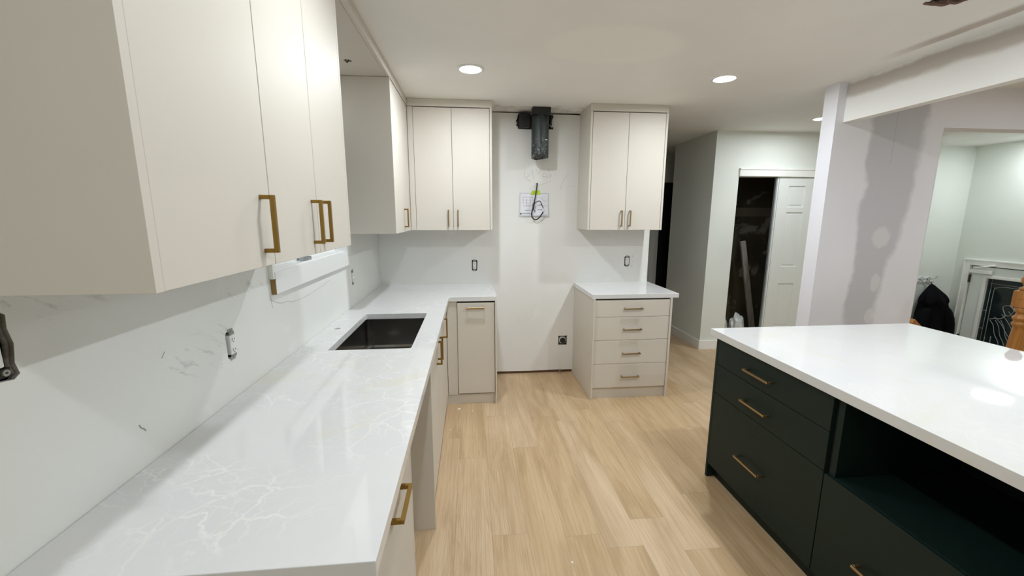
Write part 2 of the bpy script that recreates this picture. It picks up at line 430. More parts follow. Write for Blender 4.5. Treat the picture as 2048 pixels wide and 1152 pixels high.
# ------------------------------------------------------------------ room shell
LAND = -1.13                      # landing of the split-level entry
struct('floor', MB().plate([(-.12, -2.4), (7.62, -2.4), (7.62, 2.92), (4.9, 2.92), (4.9, 6.3), (-.12, 6.3)], [], 'z', -.1, 0.0), M['floor'])
st = MB()
for i in range(5):
    st.box(4.9+.24*i, 4.9+.24*(i+1), 2.92, 4.41, LAND, -.1885*(i+1))
st.box(4.9, 7.5, 2.92, 5.02, LAND-.1, LAND)
struct('floor_entry', st, M['floor'])

# ceiling with a torn opening
hole = [(2.80, 1.785), (2.815, 1.765), (2.80, 1.74), (2.84, 1.60), (2.95, 1.45), (3.07, 1.50), (3.04, 1.62), (2.96, 1.70), (2.925, 1.725), (2.90, 1.752), (2.875, 1.782), (2.853, 1.787), (2.84, 1.772)]
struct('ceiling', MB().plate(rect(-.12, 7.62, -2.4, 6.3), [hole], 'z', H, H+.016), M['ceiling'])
hb = MB(); hb.box(2.72, 3.15, 1.38, 1.86, H+.10, H+.12); hb.box(2.72, 2.74, 1.38, 1.86, H+.016, H+.10); hb.box(3.13, 3.15, 1.38, 1.86, H+.016, H+.10)
hb.box(2.72, 3.15, 1.38, 1.40, H+.016, H+.10); hb.box(2.72, 3.15, 1.84, 1.86, H+.016, H+.10); hb.box(2.86, 2.90, 1.40, 1.84, H+.05, H+.10)
struct('trim_1', hb, M['stud'])      # joist space above the torn opening
tear = MB()
for k in range(5):
    a = [(2.80+.02*k, 1.772-.012*k, H-.002), (2.84+.018*k, 1.755-.01*k, H-.012-.004*(k % 2)), (2.88+.015*k, 1.742-.014*k, H-.006), (2.92+.015*k, 1.70-.012*k, H-.003)]
    tear.tube(a, .006+.002*(k % 2), 6)
tag(obj('torn_drywall_paper', tear, plain('torn_brown_paper', (.16, .10, .08), .8, var=.4, sc=60)), 'dark torn paper hanging in the hole in the ceiling by the top edge', 'torn paper')

WIN = (1.795, 2.812, 1.31, 2.10)    # window opening on the left wall
def stadium(u, z, hu, hz, n=5, jag=0.0):
    pts = []
    r = hu
    for k in range(n+1):
        a = math.pi*k/n; pts.append((u+r*math.cos(a), z+hz-r*.35+r*.35*math.sin(a)))
    for k in range(n+1):
        a = math.pi+math.pi*k/n; pts.append((u+r*math.cos(a), z-hz+r*.35+r*.35*math.sin(a)))
    return [(p[0]+random.uniform(-jag, jag), p[1]+random.uniform(-jag, jag)) for p in pts]

big = [(.700, 1.262), (.735, 1.252), (.775, 1.258), (.800, 1.254), (.812, 1.262), (.807, 1.285), (.812, 1.32), (.806, 1.35), (.808, 1.375), (.795, 1.387), (.745, 1.385), (.702, 1.388)]
lh = [big, stadium(1.466, 1.108, .026, .050, jag=.0025), stadium(2.965, 1.120, .024, .056, jag=.002)]
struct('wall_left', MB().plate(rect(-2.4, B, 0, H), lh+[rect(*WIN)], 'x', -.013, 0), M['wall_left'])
struct('wall_left_core', MB().plate(rect(-2.4, B, 0, H), [rect(WIN[0]-.001, WIN[1]+.001, WIN[2]-.001, WIN[3]+.001)], 'x', -.12, -.06), M['cavity'])
# raised casing strip at the far side of the window and cut board ends
bh = [[(1.271, 2.318), (1.40, 2.316), (1.592, 2.320), (1.594, 2.40), (1.589, 2.443), (1.27, 2.446), (1.262, 2.40), (1.250, 2.385), (1.262, 2.365), (1.252, 2.345), (1.266, 2.34)],
      stadium(.866, 1.090, .0265, .053, jag=.002), stadium(2.345, 1.117, .0265, .050, jag=.0015), rect(1.682, 1.769, .287, .380)]
top_notch = [(-.013, 0.0), (1.045, 0.0), (1.045, .030), (1.40, .026), (1.70, .030), (1.83, .028), (1.83, 0), (2.555, 0), (2.555, H), (1.84, H), (1.84, 2.447), (1.30, 2.450), (1.035, 2.453), (1.035, H), (-.013, H)]
struct('wall_back', MB().plate(top_notch, bh, 'y', B, B+.013), M['wall_back'])
core = MB().box(-.013, 2.555, B+.075, B+.12, 0, H); core.box(1.03, 1.85, B+.014, B+.075, 0, .04)
struct('wall_back_core', core, M['stud'])
struct('trim_2', MB().box(2.505, 2.556, B-.0015, B+.12, .0, H), M['trim'])     # painted return at the wall end

# hallway, closet and entry walls
struct('wall_hall_left', MB().box(-.12, 2.555, 6.03, 6.15, 0, H), M['wall'])
hall = MB().plate([(2.555, 0), (3.66, 0), (3.66, 2.04), (4.42, 2.04), (4.42, 0), (4.9, 0), (4.9, H), (2.555, H)], [], 'y', 6.03, 6.15)
struct('wall_hall_end', hall, M['wall'])
c_ = MB(); c_.box(3.60, 3.66, 6.012, 6.03, 0, 2.10); c_.box(4.42, 4.48, 6.012, 6.03, 0, 2.10); c_.box(3.60, 4.48, 6.010, 6.03, 2.04, 2.10)
struct('trim_3', c_, M['trim'])
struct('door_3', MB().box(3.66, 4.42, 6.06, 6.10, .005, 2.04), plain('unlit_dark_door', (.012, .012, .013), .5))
struct('wall_hall_side', MB().box(3.50, 3.62, 4.41, 5.33, 0, H), M['wall'])
cl = MB().plate([(3.62, 0), (3.795, 0), (3.795, 1.985), (5.25, 1.985), (5.25, 0), (6.10, 0), (6.10, H), (3.62, H)], [], 'y', 4.41, 4.53)
cl.v = [(x, y, (LAND if (z == 0 and x > 5) else z)) for x, y, z in cl.v]
struct('wall_closet_front', cl, M['wall'])
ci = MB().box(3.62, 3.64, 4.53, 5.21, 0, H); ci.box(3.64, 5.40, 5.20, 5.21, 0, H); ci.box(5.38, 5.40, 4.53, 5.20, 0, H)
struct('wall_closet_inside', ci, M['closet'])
struct('wall_entry_return', MB().box(6.10, 6.22, 4.41, 5.02, LAND, H), M['wall'])
struct('wall_entry_back', MB().box(6.10, 7.62, 5.02, 5.14, LAND, H), M['wall'])
we = MB().plate([(2.921, LAND), (3.905, LAND), (3.905, .915), (4.835, .915), (4.835, LAND), (5.02, LAND), (5.02, H), (2.92, H)], [], 'x', 7.5, 7.62)
struct('wall_entry_right', we, M['wall'])
# wall with the bare stripe, its opening and the boxed beam
wr = MB().plate([(3.372, 0), (4.222, 0), (4.222, 2.180), (6.9, 2.180), (6.9, 0), (7.5, 0), (7.5, H), (3.372, H)], [], 'y', 2.775, 2.892)
struct('wall_right', wr, M['wall_patch'])
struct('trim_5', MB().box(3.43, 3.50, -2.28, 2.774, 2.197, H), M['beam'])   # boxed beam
struct('wall_rear', MB().box(-.12, 7.62, -2.4, -2.28, 0, H), M['wall'])
struct('wall_living', MB().box(7.5, 7.62, -2.28, 2.92, 0, H), M['wall'])
struct('wall_stair', MB().box(4.88, 7.5, 2.893, 2.9195, LAND, -.101), M['wall'])
# baseboards
struct('baseboard_hall', MB().box(3.486, 3.50, 4.396, 5.33, 0, .105), M['trim'], bevel=.002)
struct('baseboard_closet', MB().box(3.50, 3.795, 4.396, 4.41, 0, .105), M['trim'], bevel=.002)
# closet head rail and track
hr = MB().box(3.795, 5.25, 4.392, 4.41, 1.985, 2.066); hr.box(3.795, 5.25, 4.385, 4.41, 2.056, 2.072)
struct('trim_6', hr, M['trim'], bevel=.001)
struct('trim_7', MB().box(3.64, 5.38, 5.185, 5.20, 1.545, 1.66), plain('pale_shelf_cleat', (.16, .145, .11), .7))   # cleat for the closet shelf

# ------------------------------------------------------------------ window over the counter
win = sroot('window_1', (0, 2.30, WIN[2]))
y0, y1, z0, z1 = WIN
jb = MB()
jb.box(-.16, .002, y0-.001, y0+.012, z0, z1); jb.box(-.16, .002, y1-.012, y1+.001, z0, z1); jb.box(-.16, .002, y0+.0122, y1-.0122, z1-.012, z1+.001); jb.box(-.16, .0, y0+.0122, y1-.0122, z0-.001, z0+.012)
obj('window_jamb', jb, M['window_vinyl'], win)
fr = MB()
for a, b_ in ((y0+.012, y0+.06), (y1-.06, y1-.012), (2.28, 2.33)): fr.box(-.10, -.055, a, b_, z0+.012, z1-.012)
for a, b_ in ((y0+.0602, 2.2798), (2.3302, y1-.0602)): fr.box(-.10, -.055, a, b_, z0+.0122, z0+.055); fr.box(-.10, -.055, a, b_, z1-.055, z1-.0122)
obj('window_frame', fr, M['window_vinyl'], win, .002)
obj('window_pane', MB().box(-.082, -.078, y0+.05, y1-.05, z0+.045, z1-.045), M['glass'], win)
# crank operator on the sill
cr = MB(); cr.box(-.050, -.005, 2.205, 2.265, z0+.012, z0+.030); cr.cyl((-.028, 2.24, z0+.03), (-.028, 2.24, z0+.040), .014)
cr.tube([(-.028, 2.24, z0+.036), (-.016, 2.215, z0+.038), (-.004, 2.185, z0+.034), (.002, 2.165, z0+.038)], .0065, 8)
tag(obj('window_crank', cr, M['chrome'], None, .0015), 'small grey metal folding crank lying on the white window sill', 'window crank')
apr = thing('window_apron', 'white sill board with a raw brown end fixed below the window', 'window trim', (0, 2.3, 1.222))
obj('board', MB().box(.0005, .020, 1.792, 2.850, 1.222, 1.316), M['window_vinyl'], apr, .0015)
obj('raw_end', MB().box(.0005, .020, 1.786, 1.7915, 1.222, 1.288), M['mdf'], apr)
obj('jamb_end', MB().box(.0005, .020, 2.814, 2.850, 1.3165, 1.40), M['window_vinyl'], apr, .001)
obj('near_end', MB().box(.0005, .018, 1.776, 1.7915, 1.2885, 1.40), M['trim'], apr, .001)

# ------------------------------------------------------------------ wall marks
def crack(name, pts, r, mat, label, cat, axis='x'):
    P = []
    for u, z in pts: P.append((.0006, u, z) if axis == 'x' else (u, B-.0006, z))
    return tag(obj(name, MB().tube(P, r, 5, 3), mat), label, cat)
crack('wall_crack', [(1.768, 1.205), (1.85, 1.172), (1.93, 1.165), (1.98, 1.152), (2.103, 1.146), (2.25, 1.152), (2.36, 1.160), (2.50, 1.172)], .0007, M['crack'], 'long wavy hairline crack in the plaster under the white window apron', 'crack')
crack('wall_crack', [(1.775, 1.222), (1.779, 1.19), (1.782, 1.165)], .0006, M['crack'], 'short upright crack running down from the near end of the window apron', 'crack')
crack('wall_scuff', [(1.045, 1.030), (1.050, 1.020), (1.058, 1.013), (1.062, 1.006)], .0013, M['scuff'], 'small dark squiggle on the left wall just above the counter', 'scuff mark')
crack('wall_scuff', [(1.150, 1.170), (1.163, 1.184)], .0007, M['scuff'], 'short faint slanted scratch nearest the squiggle on the left wall', 'scuff mark')
pm = MB()
def stroke(pts): pm.tube([(u, B-.0005, z) for u, z in pts], .0013, 4, 3)
X0, Z0 = 1.335, 1.885
S = lambda l: [(X0+a*.0107/.26*.1, Z0+b_*.004) for a, b_ in l]
for l in ([(0, 0), (0, 14), (2, 26)], [(3, 10), (6, 13), (12, 8), (3, 2), (14, -6)], [(17, 20), (20, -2)], [(26, 22), (30, 10), (36, 24)], [(38, 8), (46, 14), (52, 4), (40, 6)], [(54, 24), (56, 2), (60, 10)], [(10, -22), (24, -16), (40, -12), (60, -4)]):
    stroke(S(l))
tag(obj('pencil_note', pm, M['pencil']), 'faint illegible pencil scribble on the bare wall under the duct', 'pencil marks')
pm = MB(); stroke([(1.745, 1.925), (1.715, 1.90), (1.690, 1.86), (1.678, 1.82), (1.672, 1.795)]); stroke([(1.735, 1.818), (1.77, 1.82), (1.80, 1.822)])
tag(obj('pencil_note', pm, M['pencil']), 'faint curved pencil arc on the wall beside the right-hand wall cabinet', 'pencil marks')

# ------------------------------------------------------------------ handles
def pull(parent, a, b_, out, mat=None, w_=.0105, proj=.033, name='handle'):
    """square bar pull from a to b on a face whose outward direction is out"""
    a, b_, out = Vector(a), Vector(b_), Vector(out); d = (b_-a).normalized(); s_ = d.cross(out)
    m = MB(); mid = (a+b_)/2+out*(proj-.005); L = (b_-a).length/2
    m.obox(mid, d, s_, out, L, w_/2, .005)
    for e, sg in ((a, 1), (b_, -1)):
        m.obox(e+d*sg*.005+out*((proj-.01)/2), d, s_, out, .005, w_/2, (proj-.01)/2)
    return obj(name, m, mat or M['brass'], parent, .0008, 1)

# ------------------------------------------------------------------ wall cabinets
ZU, ZT = 1.431, 2.400
XF = .345
BV = .0012
def doorx(parent, y0, y1, z0, z1, x1, th=.018, hnd=None, mat='cab'):
    d = obj('door', MB().box(x1-th, x1, y0, y1, z0, z1), M[mat], parent, BV)
    if hnd: pull(d, (x1, hnd, 1.464), (x1, hnd, 1.601), (1, 0, 0))
    return d
c1 = thing('wall_cabinet', 'long greige three-door wall cabinet nearest on the left, above the counter', 'cabinet', (.17, 1.227, ZU), 'greige wall cabinets')
obj('end_panel', MB().box(.001, XF, .690, .7082, ZU, H-.001), M['cab'], c1, .0005)
obj('end_panel', MB().box(.001, XF, 1.746, 1.764, ZU, H-.001), M['cab'], c1, BV)
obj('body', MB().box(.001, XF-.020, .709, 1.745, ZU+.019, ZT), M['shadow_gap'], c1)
obj('bottom_panel', MB().box(.001, XF-.022, .709, 1.745, ZU+.001, ZU+.018), M['cab'], c1)
doorx(c1, .7085, 1.0935, ZU, ZT-.002, XF, hnd=1.048)
doorx(c1, 1.0965, 1.4095, ZU, ZT-.002, XF, hnd=1.366)
doorx(c1, 1.4125, 1.7445, ZU, ZT-.002, XF, hnd=1.447)
obj('top_filler', MB().box(XF-.018, XF, .7085, 1.7455, ZT+.003, H-.001), M['cab'], c1, .0008)

c2 = thing('wall_cabinet', 'greige single-door wall cabinet in the far left corner, beyond the window gap', 'cabinet', (.17, 3.15, ZU), 'greige wall cabinets')
obj('end_panel', MB().box(.001, XF, 2.812, 2.830, ZU, ZT+.004), M['cab'], c2, BV)
obj('body', MB().box(.001, XF-.020, 2.831, B-.002, ZU+.019, ZT), M['shadow_gap'], c2)
obj('bottom_panel', MB().box(.001, XF-.022, 2.831, B-.002, ZU+.001, ZU+.018), M['cab'], c2)
doorx(c2, 2.8315, 3.215, ZU, ZT-.002, XF, hnd=3.168)
obj('corner_filler', MB().box(XF-.018, XF, 3.218, 3.487, ZU, ZT-.002), M['cab'], c2, .0008)
# board spanning the gap over the window, continuing as a filler along the ceiling
c3 = thing('bridge_panel', 'greige board under the ceiling bridging the gap over the sink window', 'panel', (.17, 2.29, 2.404), None)
ph = [(.166+.021*math.cos(a*math.pi/8), 2.558+.021*math.sin(a*math.pi/8)) for a in range(16)]
obj('soffit', MB().plate(rect(.001, XF-.019, 1.7655, 2.8115), [ph], 'z', 2.405, 2.423), M['cab'], c3)
obj('fascia', MB().box(XF-.018, XF+.002, 1.7655, 3.4875, 2.4055, H-.001), M['cab'], c3, .0008)
pk = MB(); pk.tube([(.150, 2.552, 2.418), (.158, 2.560, 2.400), (.166, 2.556, 2.396), (.172, 2.561, 2.412)], .0022, 6); pk.tube([(.178, 2.556, 2.418), (.184, 2.562, 2.400)], .0022, 6)
tag(obj('light_wires', pk, M['cord']), 'tiny dark wire ends poking from the hole in the board over the window', 'wires')

UB = 3.4885
def doory(parent, x0, x1, z0, z1, y0, th=.018, mat='cab'):
    return obj('door', MB().box(x0, x1, y0, y0+th, z0, z1), M[mat], parent, BV)
def vpull(d, x, y, z0=1.462, z1=1.597): pull(d, (x, y, z0), (x, y, z1), (0, -1, 0), M['bronze'], .010, .033)
c4 = thing('wall_cabinet', 'greige two-door wall cabinet left of the bare range wall', 'cabinet', (.69, 3.66, ZU), 'greige wall cabinets')
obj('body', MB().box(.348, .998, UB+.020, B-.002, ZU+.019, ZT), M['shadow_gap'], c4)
obj('bottom_panel', MB().box(.348, .998, UB+.022, B-.002, ZU+.001, ZU+.018), M['cab'], c4)
obj('side_filler', MB().box(.347, .390, UB+.004, UB+.020, ZU, ZT), M['cab'], c4, .0006)
d = doory(c4, .3925, .6925, ZU, 2.396, UB); vpull(d, .655, UB)
d = doory(c4, .6955, .9975, ZU, 2.396, UB); vpull(d, .733, UB)
obj('end_panel', MB().box(1.0005, 1.0185, UB, B-.002, ZU, ZT+.002), M['cab'], c4, BV)
obj('top_filler', MB().box(.347, 1.0185, UB, UB+.020, ZT+.003, H-.001), M['cab'], c4, .0008)
obj('top_return', MB().box(.9985, 1.0185, UB+.021, B-.002, ZT+.003, H-.001), M['cab'], c4)
c5 = thing('wall_cabinet', 'greige two-door wall cabinet right of the bare range wall, above the four drawers', 'cabinet', (2.17, 3.66, ZU), 'greige wall cabinets')
obj('body', MB().box(1.856, 2.484, UB+.020, B-.002, ZU+.019, ZT), M['shadow_gap'], c5)
obj('bottom_panel', MB().box(1.856, 2.484, UB+.022, B-.002, ZU+.001, ZU+.018), M['cab'], c5)
obj('end_panel', MB().box(1.836, 1.854, UB, B-.002, ZU, ZT+.002), M['cab'], c5, BV)
d = doory(c5, 1.857, 2.165, ZU, 2.396, UB); vpull(d, 2.131, UB)
d = doory(c5, 2.168, 2.483, ZU, 2.396, UB); vpull(d, 2.206, UB)
obj('end_panel', MB().box(2.486, 2.504, UB, B-.002, ZU, ZT+.002), M['cab'], c5, BV)
tf = MB().box(1.836, 2.504, UB, UB+.020, ZT+.003, H-.001)
obj('top_filler', tf, M['cab'], c5, .0008)
obj('top_return', MB().box(1.836, 1.854, UB+.021, B-.002, ZT+.003, H-.001), M['cab'], c5)

# ------------------------------------------------------------------ base cabinets
CT, TH = .915, .036
ZC = CT-TH-.001
XB = .632
b1 = thing('base_cabinet', 'greige base cabinet with one tall front nearest the camera, left of the appliance gap', 'cabinet', (.3, .98, 0), 'greige base cabinets')
obj('end_panel', MB().box(.001, XB+.003, .700, .718, 0, ZC), M['cab'], b1, BV)
obj('body', MB().box(.001, XB-.020, .720, 1.246, .10, ZC), M['cab_in'], b1)
obj('end_panel', MB().box(.001, XB, 1.250, 1.268, 0, ZC), M['cab'], b1, BV)
d = obj('drawer_front', MB().box(XB-.018, XB, .721, 1.2465, .10, .866), M['cab'], b1, BV)
pull(d, (XB, .925, .800), (XB, 1.070, .800), (1, 0, 0), None, .013, .034)
obj('toe_kick', MB().box(XB-.060, XB-.045, .720, 1.249, 0, .099), M['cab'], b1)
b2 = thing('base_cabinet', 'greige sink base cabinet with a full side panel beside the appliance gap', 'cabinet', (.3, 2.32, 0), 'greige base cabinets')
obj('end_panel', MB().box(.001, .643, 1.843, 1.861, 0, ZC), M['cab'], b2, BV)
obj('body', MB().box(.001, .09, 1.863, 2.790, .10, ZC), M['cab_in'], b2)
obj('bottom_panel', MB().box(.09, XB-.020, 1.863, 2.790, .10, .118), M['cab_in'], b2)
obj('side_panel', MB().box(.09, XB-.020, 2.776, 2.792, .118, ZC), M['cab_in'], b2)
for a, b_, hy in ((1.8635, 2.330, 2.292), (2.333, 2.790, 2.375)):
    d = obj('door', MB().box(XB-.018, XB, a, b_, .10, .866), M['cab'], b2, BV)
    pull(d, (XB, hy, .700), (XB, hy, .842), (1, 0, 0))
obj('toe_kick', MB().box(XB-.035, XB-.020, 1.863, 2.790, 0, .099), M['cab'], b2)
b3 = thing('base_cabinet', 'greige one-door corner base cabinet past the sink', 'cabinet', (.3, 3.2, 0), 'greige base cabinets')
obj('body', MB().box(.001, XB-.020, 2.794, 3.235, .10, ZC), M['shadow_gap'], b3)
d = obj('door', MB().box(XB-.018, XB, 2.793, 3.185, .10, .866), M['cab'], b3, BV)
pull(d, (XB, 2.822, .700), (XB, 2.822, .842), (1, 0, 0))
obj('corner_filler', MB().box(XB-.016, XB-.001, 3.187, 3.222, .10, ZC), M['cab'], b3, .0006)
obj('toe_kick', MB().box(XB-.035, XB-.020, 2.794, 3.232, 0, .099), M['cab'], b3)
YB = 3.212
b4 = thing('base_cabinet', 'narrow greige pull-out base cabinet left of the bare range wall', 'cabinet', (.85, 3.5, 0), 'greige base cabinets')
obj('body', MB().box(.640, 1.019, YB+.030, B-.002, .10, ZC), M['shadow_gap'], b4)
obj('side_filler', MB().box(.634, .716, YB+.011, YB+.029, .085, ZC), M['cab'], b4, .0006)
d = obj('drawer_front', MB().box(.7195, 1.0175, YB, YB+.018, .098, .864), M['cab'], b4, BV)
pull(d, (.792, YB, .826), (.934, YB, .826), (0, -1, 0), M['bronze'], .012, .033)
obj('end_panel', MB().box(1.021, 1.0345, YB-.014, B-.002, 0, ZC), M['cab'], b4, BV)
obj('toe_kick', MB().box(.600, 1.020, YB+.022, YB+.036, 0, .084), M['cab'], b4)
b5 = thing('base_cabinet', 'greige four-drawer base cabinet right of the bare range wall', 'cabinet', (2.17, 3.5, 0), 'greige base cabinets')
obj('end_panel', MB().box(1.8315, 1.8465, YB-.014, B-.002, 0, ZC), M['cab'], b5, BV)
obj('end_panel', MB().box(2.491, 2.506, YB-.014, B-.002, 0, ZC), M['cab'], b5, BV)
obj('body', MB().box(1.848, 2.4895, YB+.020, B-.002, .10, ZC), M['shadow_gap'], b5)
for a, b_, hz in ((.7245, .864, .797), (.5245, .7215, .618), (.3155, .5215, .409), (.102, .3125, .202)):
    d = obj('drawer', MB().box(1.8495, 2.488, YB-.002, YB+.016, a, b_), M['cab'], b5, BV)
    pull(d, (2.094, YB-.002, hz), (2.248, YB-.002, hz), (0, -1, 0), M['bronze'], .010, .032)
obj('toe_kick', MB().box(1.848, 2.4895, YB+.018, YB+.034, 0, .099), M['cab'], b5)

# ------------------------------------------------------------------ countertops
def roundrect(u0, u1, v0, v1, r, n=4):
    P = []
    for (cx, cy, a0) in ((u1-r, v0+r, -90), (u1-r, v1-r, 0), (u0+r, v1-r, 90), (u0+r, v0+r, 180)):
        for k in range(n+1): a = R(a0+90*k/n); P.append((cx+r*math.cos(a), cy+r*math.sin(a)))
    return P
SK = (.147, .541, 1.957, 2.690)
fh = [(.072+.0175*math.cos(a*math.pi/12), 2.349+.0175*math.sin(a*math.pi/12)) for a in range(24)]
o = obj('countertop', MB().plate([(.002, .6885), (.656, .6885), (.656, 3.209), (1.036, 3.209), (1.036, B-.002), (.002, B-.002)], [roundrect(*SK, .012), fh], 'z', CT-TH, CT), M['quartz'], None, .0018)
tag(o, 'L-shaped white veined quartz countertop with the sink cut-out along the left wall', 'countertop')
o = obj('countertop', MB().box(1.821, 2.562, 3.209, B-.002, CT-TH, CT), M['quartz'], None, .0018)
tag(o, 'small square white quartz countertop on the four-drawer base cabinet', 'countertop')
# sink basin
x0, x1, yy0, yy1 = .143, .545, 1.953, 2.694
zb = .69
def basin(t):
    x0_, x1_, y0_, y1_ = x0-t, x1+t, yy0-t, yy1+t
    return x0_, x1_, y0_, y1_
m = MB()
top = roundrect(x0, x1, yy0, yy1, .018, 5); bot = roundrect(x0+.004, x1-.004, yy0+.004, yy1-.004, .020, 5)
n = len(top); zt = CT-TH-.0005
ring = lambda L, z: [(p[0], p[1], z) for p in L]
rim = roundrect(x0-.02, x1+.02, yy0-.02, yy1+.02, .02, 5)
bot2 = roundrect(x0+.016, x1-.016, yy0+.016, yy1-.016, .022, 5)
V = ring(rim, zt)+ring(top, zt)+ring(bot, zb+.012)+ring(bot2, zb)
F = []
for L in range(3): F += [(L*n+i, L*n+(i+1) % n, (L+1)*n+(i+1) % n, (L+1)*n+i) for i in range(n)]
F += [tuple(3*n+i for i in range(n))]
m.add(V, F)
sk = thing('kitchen_sink', 'dark undermount stainless steel single-bowl sink set in the left countertop', 'sink', (.344, 2.32, zb))
so = obj('bowl', m, M['steel'], sk)
sm_ = so.modifiers.new('thickness', 'SOLIDIFY'); sm_.thickness = .0012; sm_.offset = -1
dr = MB(); dr.cyl((.25, 2.32, zb+.0005), (.25, 2.32, zb+.004), .045, .043); 
obj('drain', dr, M['zinc'], sk)

# ------------------------------------------------------------------ island
IX, IX1, IY, IY0 = 2.2105, 3.4805, 2.165, -.25
ITH = .040
o = obj('countertop', MB().box(IX, IX1, IY0, IY, CT-ITH, CT), M['quartz'], None, .0018)
tag(o, 'large glossy white quartz countertop on the dark green kitchen island', 'countertop')
ZI = CT-ITH-.001
IF = 2.237      # island front plane
i1 = thing('island_cabinet', 'dark green island cabinet with three drawers at its far end', 'cabinet', (2.55, 1.75, 0), 'dark green island cabinets')
obj('end_panel', MB().box(IF, 2.84, 2.119, 2.137, 0, ZI), M['green'], i1, BV)
obj('body', MB().box(IF+.020, 2.84, 1.350, 2.117, .10, ZI), M['green_in'], i1)
for a, b_, hz in ((.7175, .860, .785), (.5475, .7145, .619), (.092, .5445, .303)):
    d = obj('drawer', MB().box(IF, IF+.018, 1.362, 2.1165, a, b_), M['green'], i1, BV)
    pull(d, (IF, 1.676, hz), (IF, 1.858, hz), (-1, 0, 0), M['bronze'], .010, .034)
obj('toe_kick', MB().box(IF+.050, IF+.065, 1.350, 2.117, 0, .091), M['green'], i1)
i2 = thing('island_cabinet', 'dark green island cabinet with an open microwave niche above one wide drawer', 'cabinet', (2.55, .95, 0), 'dark green island cabinets')
obj('side_panel', MB().box(IF+.012, 2.84, 1.322, 1.348, .10, ZI), M['green'], i2, BV)
obj('side_panel', MB().box(IF+.012, 2.84, .560, .586, .10, ZI), M['green'], i2, BV)
obj('niche_shelf', MB().box(IF+.012, 2.80, .587, 1.321, .525, .543), M['green'], i2, BV)
obj('back_panel', MB().box(2.80, 2.84, .587, 1.321, .10, ZI), M['green_in'], i2)
obj('top_rail', MB().box(IF+.030, 2.80, .587, 1.321, ZI-.02, ZI), M['green_in'], i2)
obj('body', MB().box(IF+.022, 2.80, .587, 1.321, .10, .524), M['green_in'], i2)
d = obj('drawer', MB().box(IF, IF+.018, .562, 1.3575, .092, .5405), M['green'], i2, BV)
pull(d, (IF, .985, .296), (IF, 1.170, .296), (-1, 0, 0), M['bronze'], .010, .034)
obj('toe_kick', MB().box(IF+.050, IF+.065, .560, 1.349, 0, .091), M['green'], i2)
i3 = thing('island_cabinet', 'dark green island cabinet block at the near right, under the countertop edge', 'cabinet', (2.55, .2, 0), 'dark green island cabinets')
obj('body', MB().box(IF+.020, 2.84, -.20, .558, .10, ZI), M['green_in'], i3)
obj('door', MB().box(IF, IF+.018, .182, .557, .092, .860), M['green'], i3, BV)
obj('door', MB().box(IF, IF+.018, -.20, .179, .092, .860), M['green'], i3, BV)
obj('toe_kick', MB().box(IF+.050, IF+.065, -.20, .558, 0, .091), M['green'], i3)
i4 = thing('island_cabinet', 'dark green back section of the island under the seating overhang', 'cabinet', (3.05, .96, 0))
obj('back_panel', MB().box(2.842, 3.10, -.20, 2.137, 0, ZI), M['green'], i4, BV)

# ------------------------------------------------------------------ electrical fittings
def outlet(label, axis, u, z, hu=.0165, hz=.034, wide=False, out=.008):
    def T(m):   # local (u, d, z) -> world, d = distance out of the wall
        m.v = [((d_, uu, zz) if axis == 'x' else (uu, B-d_, zz)) for uu, d_, zz in m.v]; return m
    root = thing('electrical_outlet', label, 'outlet', (out if axis == 'x' else u, u if axis == 'x' else B-out, z-hz-.02), 'unfinished outlets without cover plates')
    m = MB().box(u-.024, u+.024, -.050, -.048, z-.050, z+.050)
    for a, b_ in ((u-.0245, u-.023), (u+.023, u+.0245)): m.box(a, b_, -.05, -.0135, z-.05, z+.05)
    m.box(u-.024, u+.024, -.05, -.0135, z+.049, z+.0505); m.box(u-.024, u+.024, -.05, -.0135, z-.0505, z-.049)
    obj('box', T(m), M['boxblue'], root)
    m = MB().box(u-hu, u+hu, -.030, out, z-hz, z+hz)
    body = obj('receptacle', T(m), M['whiteplast'], root, .0015)
    for s_ in (-1, 1):
        zc = z+s_*hz*.55
        m = MB().box(u-.011, u+.011, out, out+.0008, zc-.0125, zc+.0085)
        so_ = obj('socket', T(m), M['whiteplast'], body, .0006)
        m = MB().box(u-.0075, u-.0055, out+.0006, out+.0014, zc-.005, zc+.005); obj('slot', T(m), M['greyslot'], body)
        m = MB().box(u+.0050, u+.0070, out+.0006, out+.0014, zc-.004, zc+.004); obj('slot', T(m), M['greyslot'], body)
        m = MB().box(u-.002, u+.002, out+.0006, out+.0014, zc-.011, zc-.0075); obj('slot', T(m), M['greyslot'], body)
        m = MB().box(u-.009, u+.009, .0005, .0025, *sorted((z+s_*(hz+.001), z+s_*(hz+.011)))); m.box(u-.014, u+.014, .0005, .0024, *sorted((z+s_*(hz+.0105), z+s_*(hz+.021))))
        m.cyl((u, .0020, z+s_*(hz+.010)), (u, .0052, z+s_*(hz+.010)), .0032, n=10)
        obj('mounting_ear', T(m), M['zinc'], root)
    return root
outlet('white uncovered outlet on the left wall between the near cabinet and the counter', 'x', 1.466, 1.108)
outlet('uncovered outlet on the left wall just past the window, seen edge-on', 'x', 2.965, 1.120)
outlet('white uncovered outlet on the back wall above the narrow pull-out cabinet', 'y', .866, 1.090)
outlet('left one of the twin uncovered devices above the four-drawer cabinet', 'y', 2.345, 1.117)
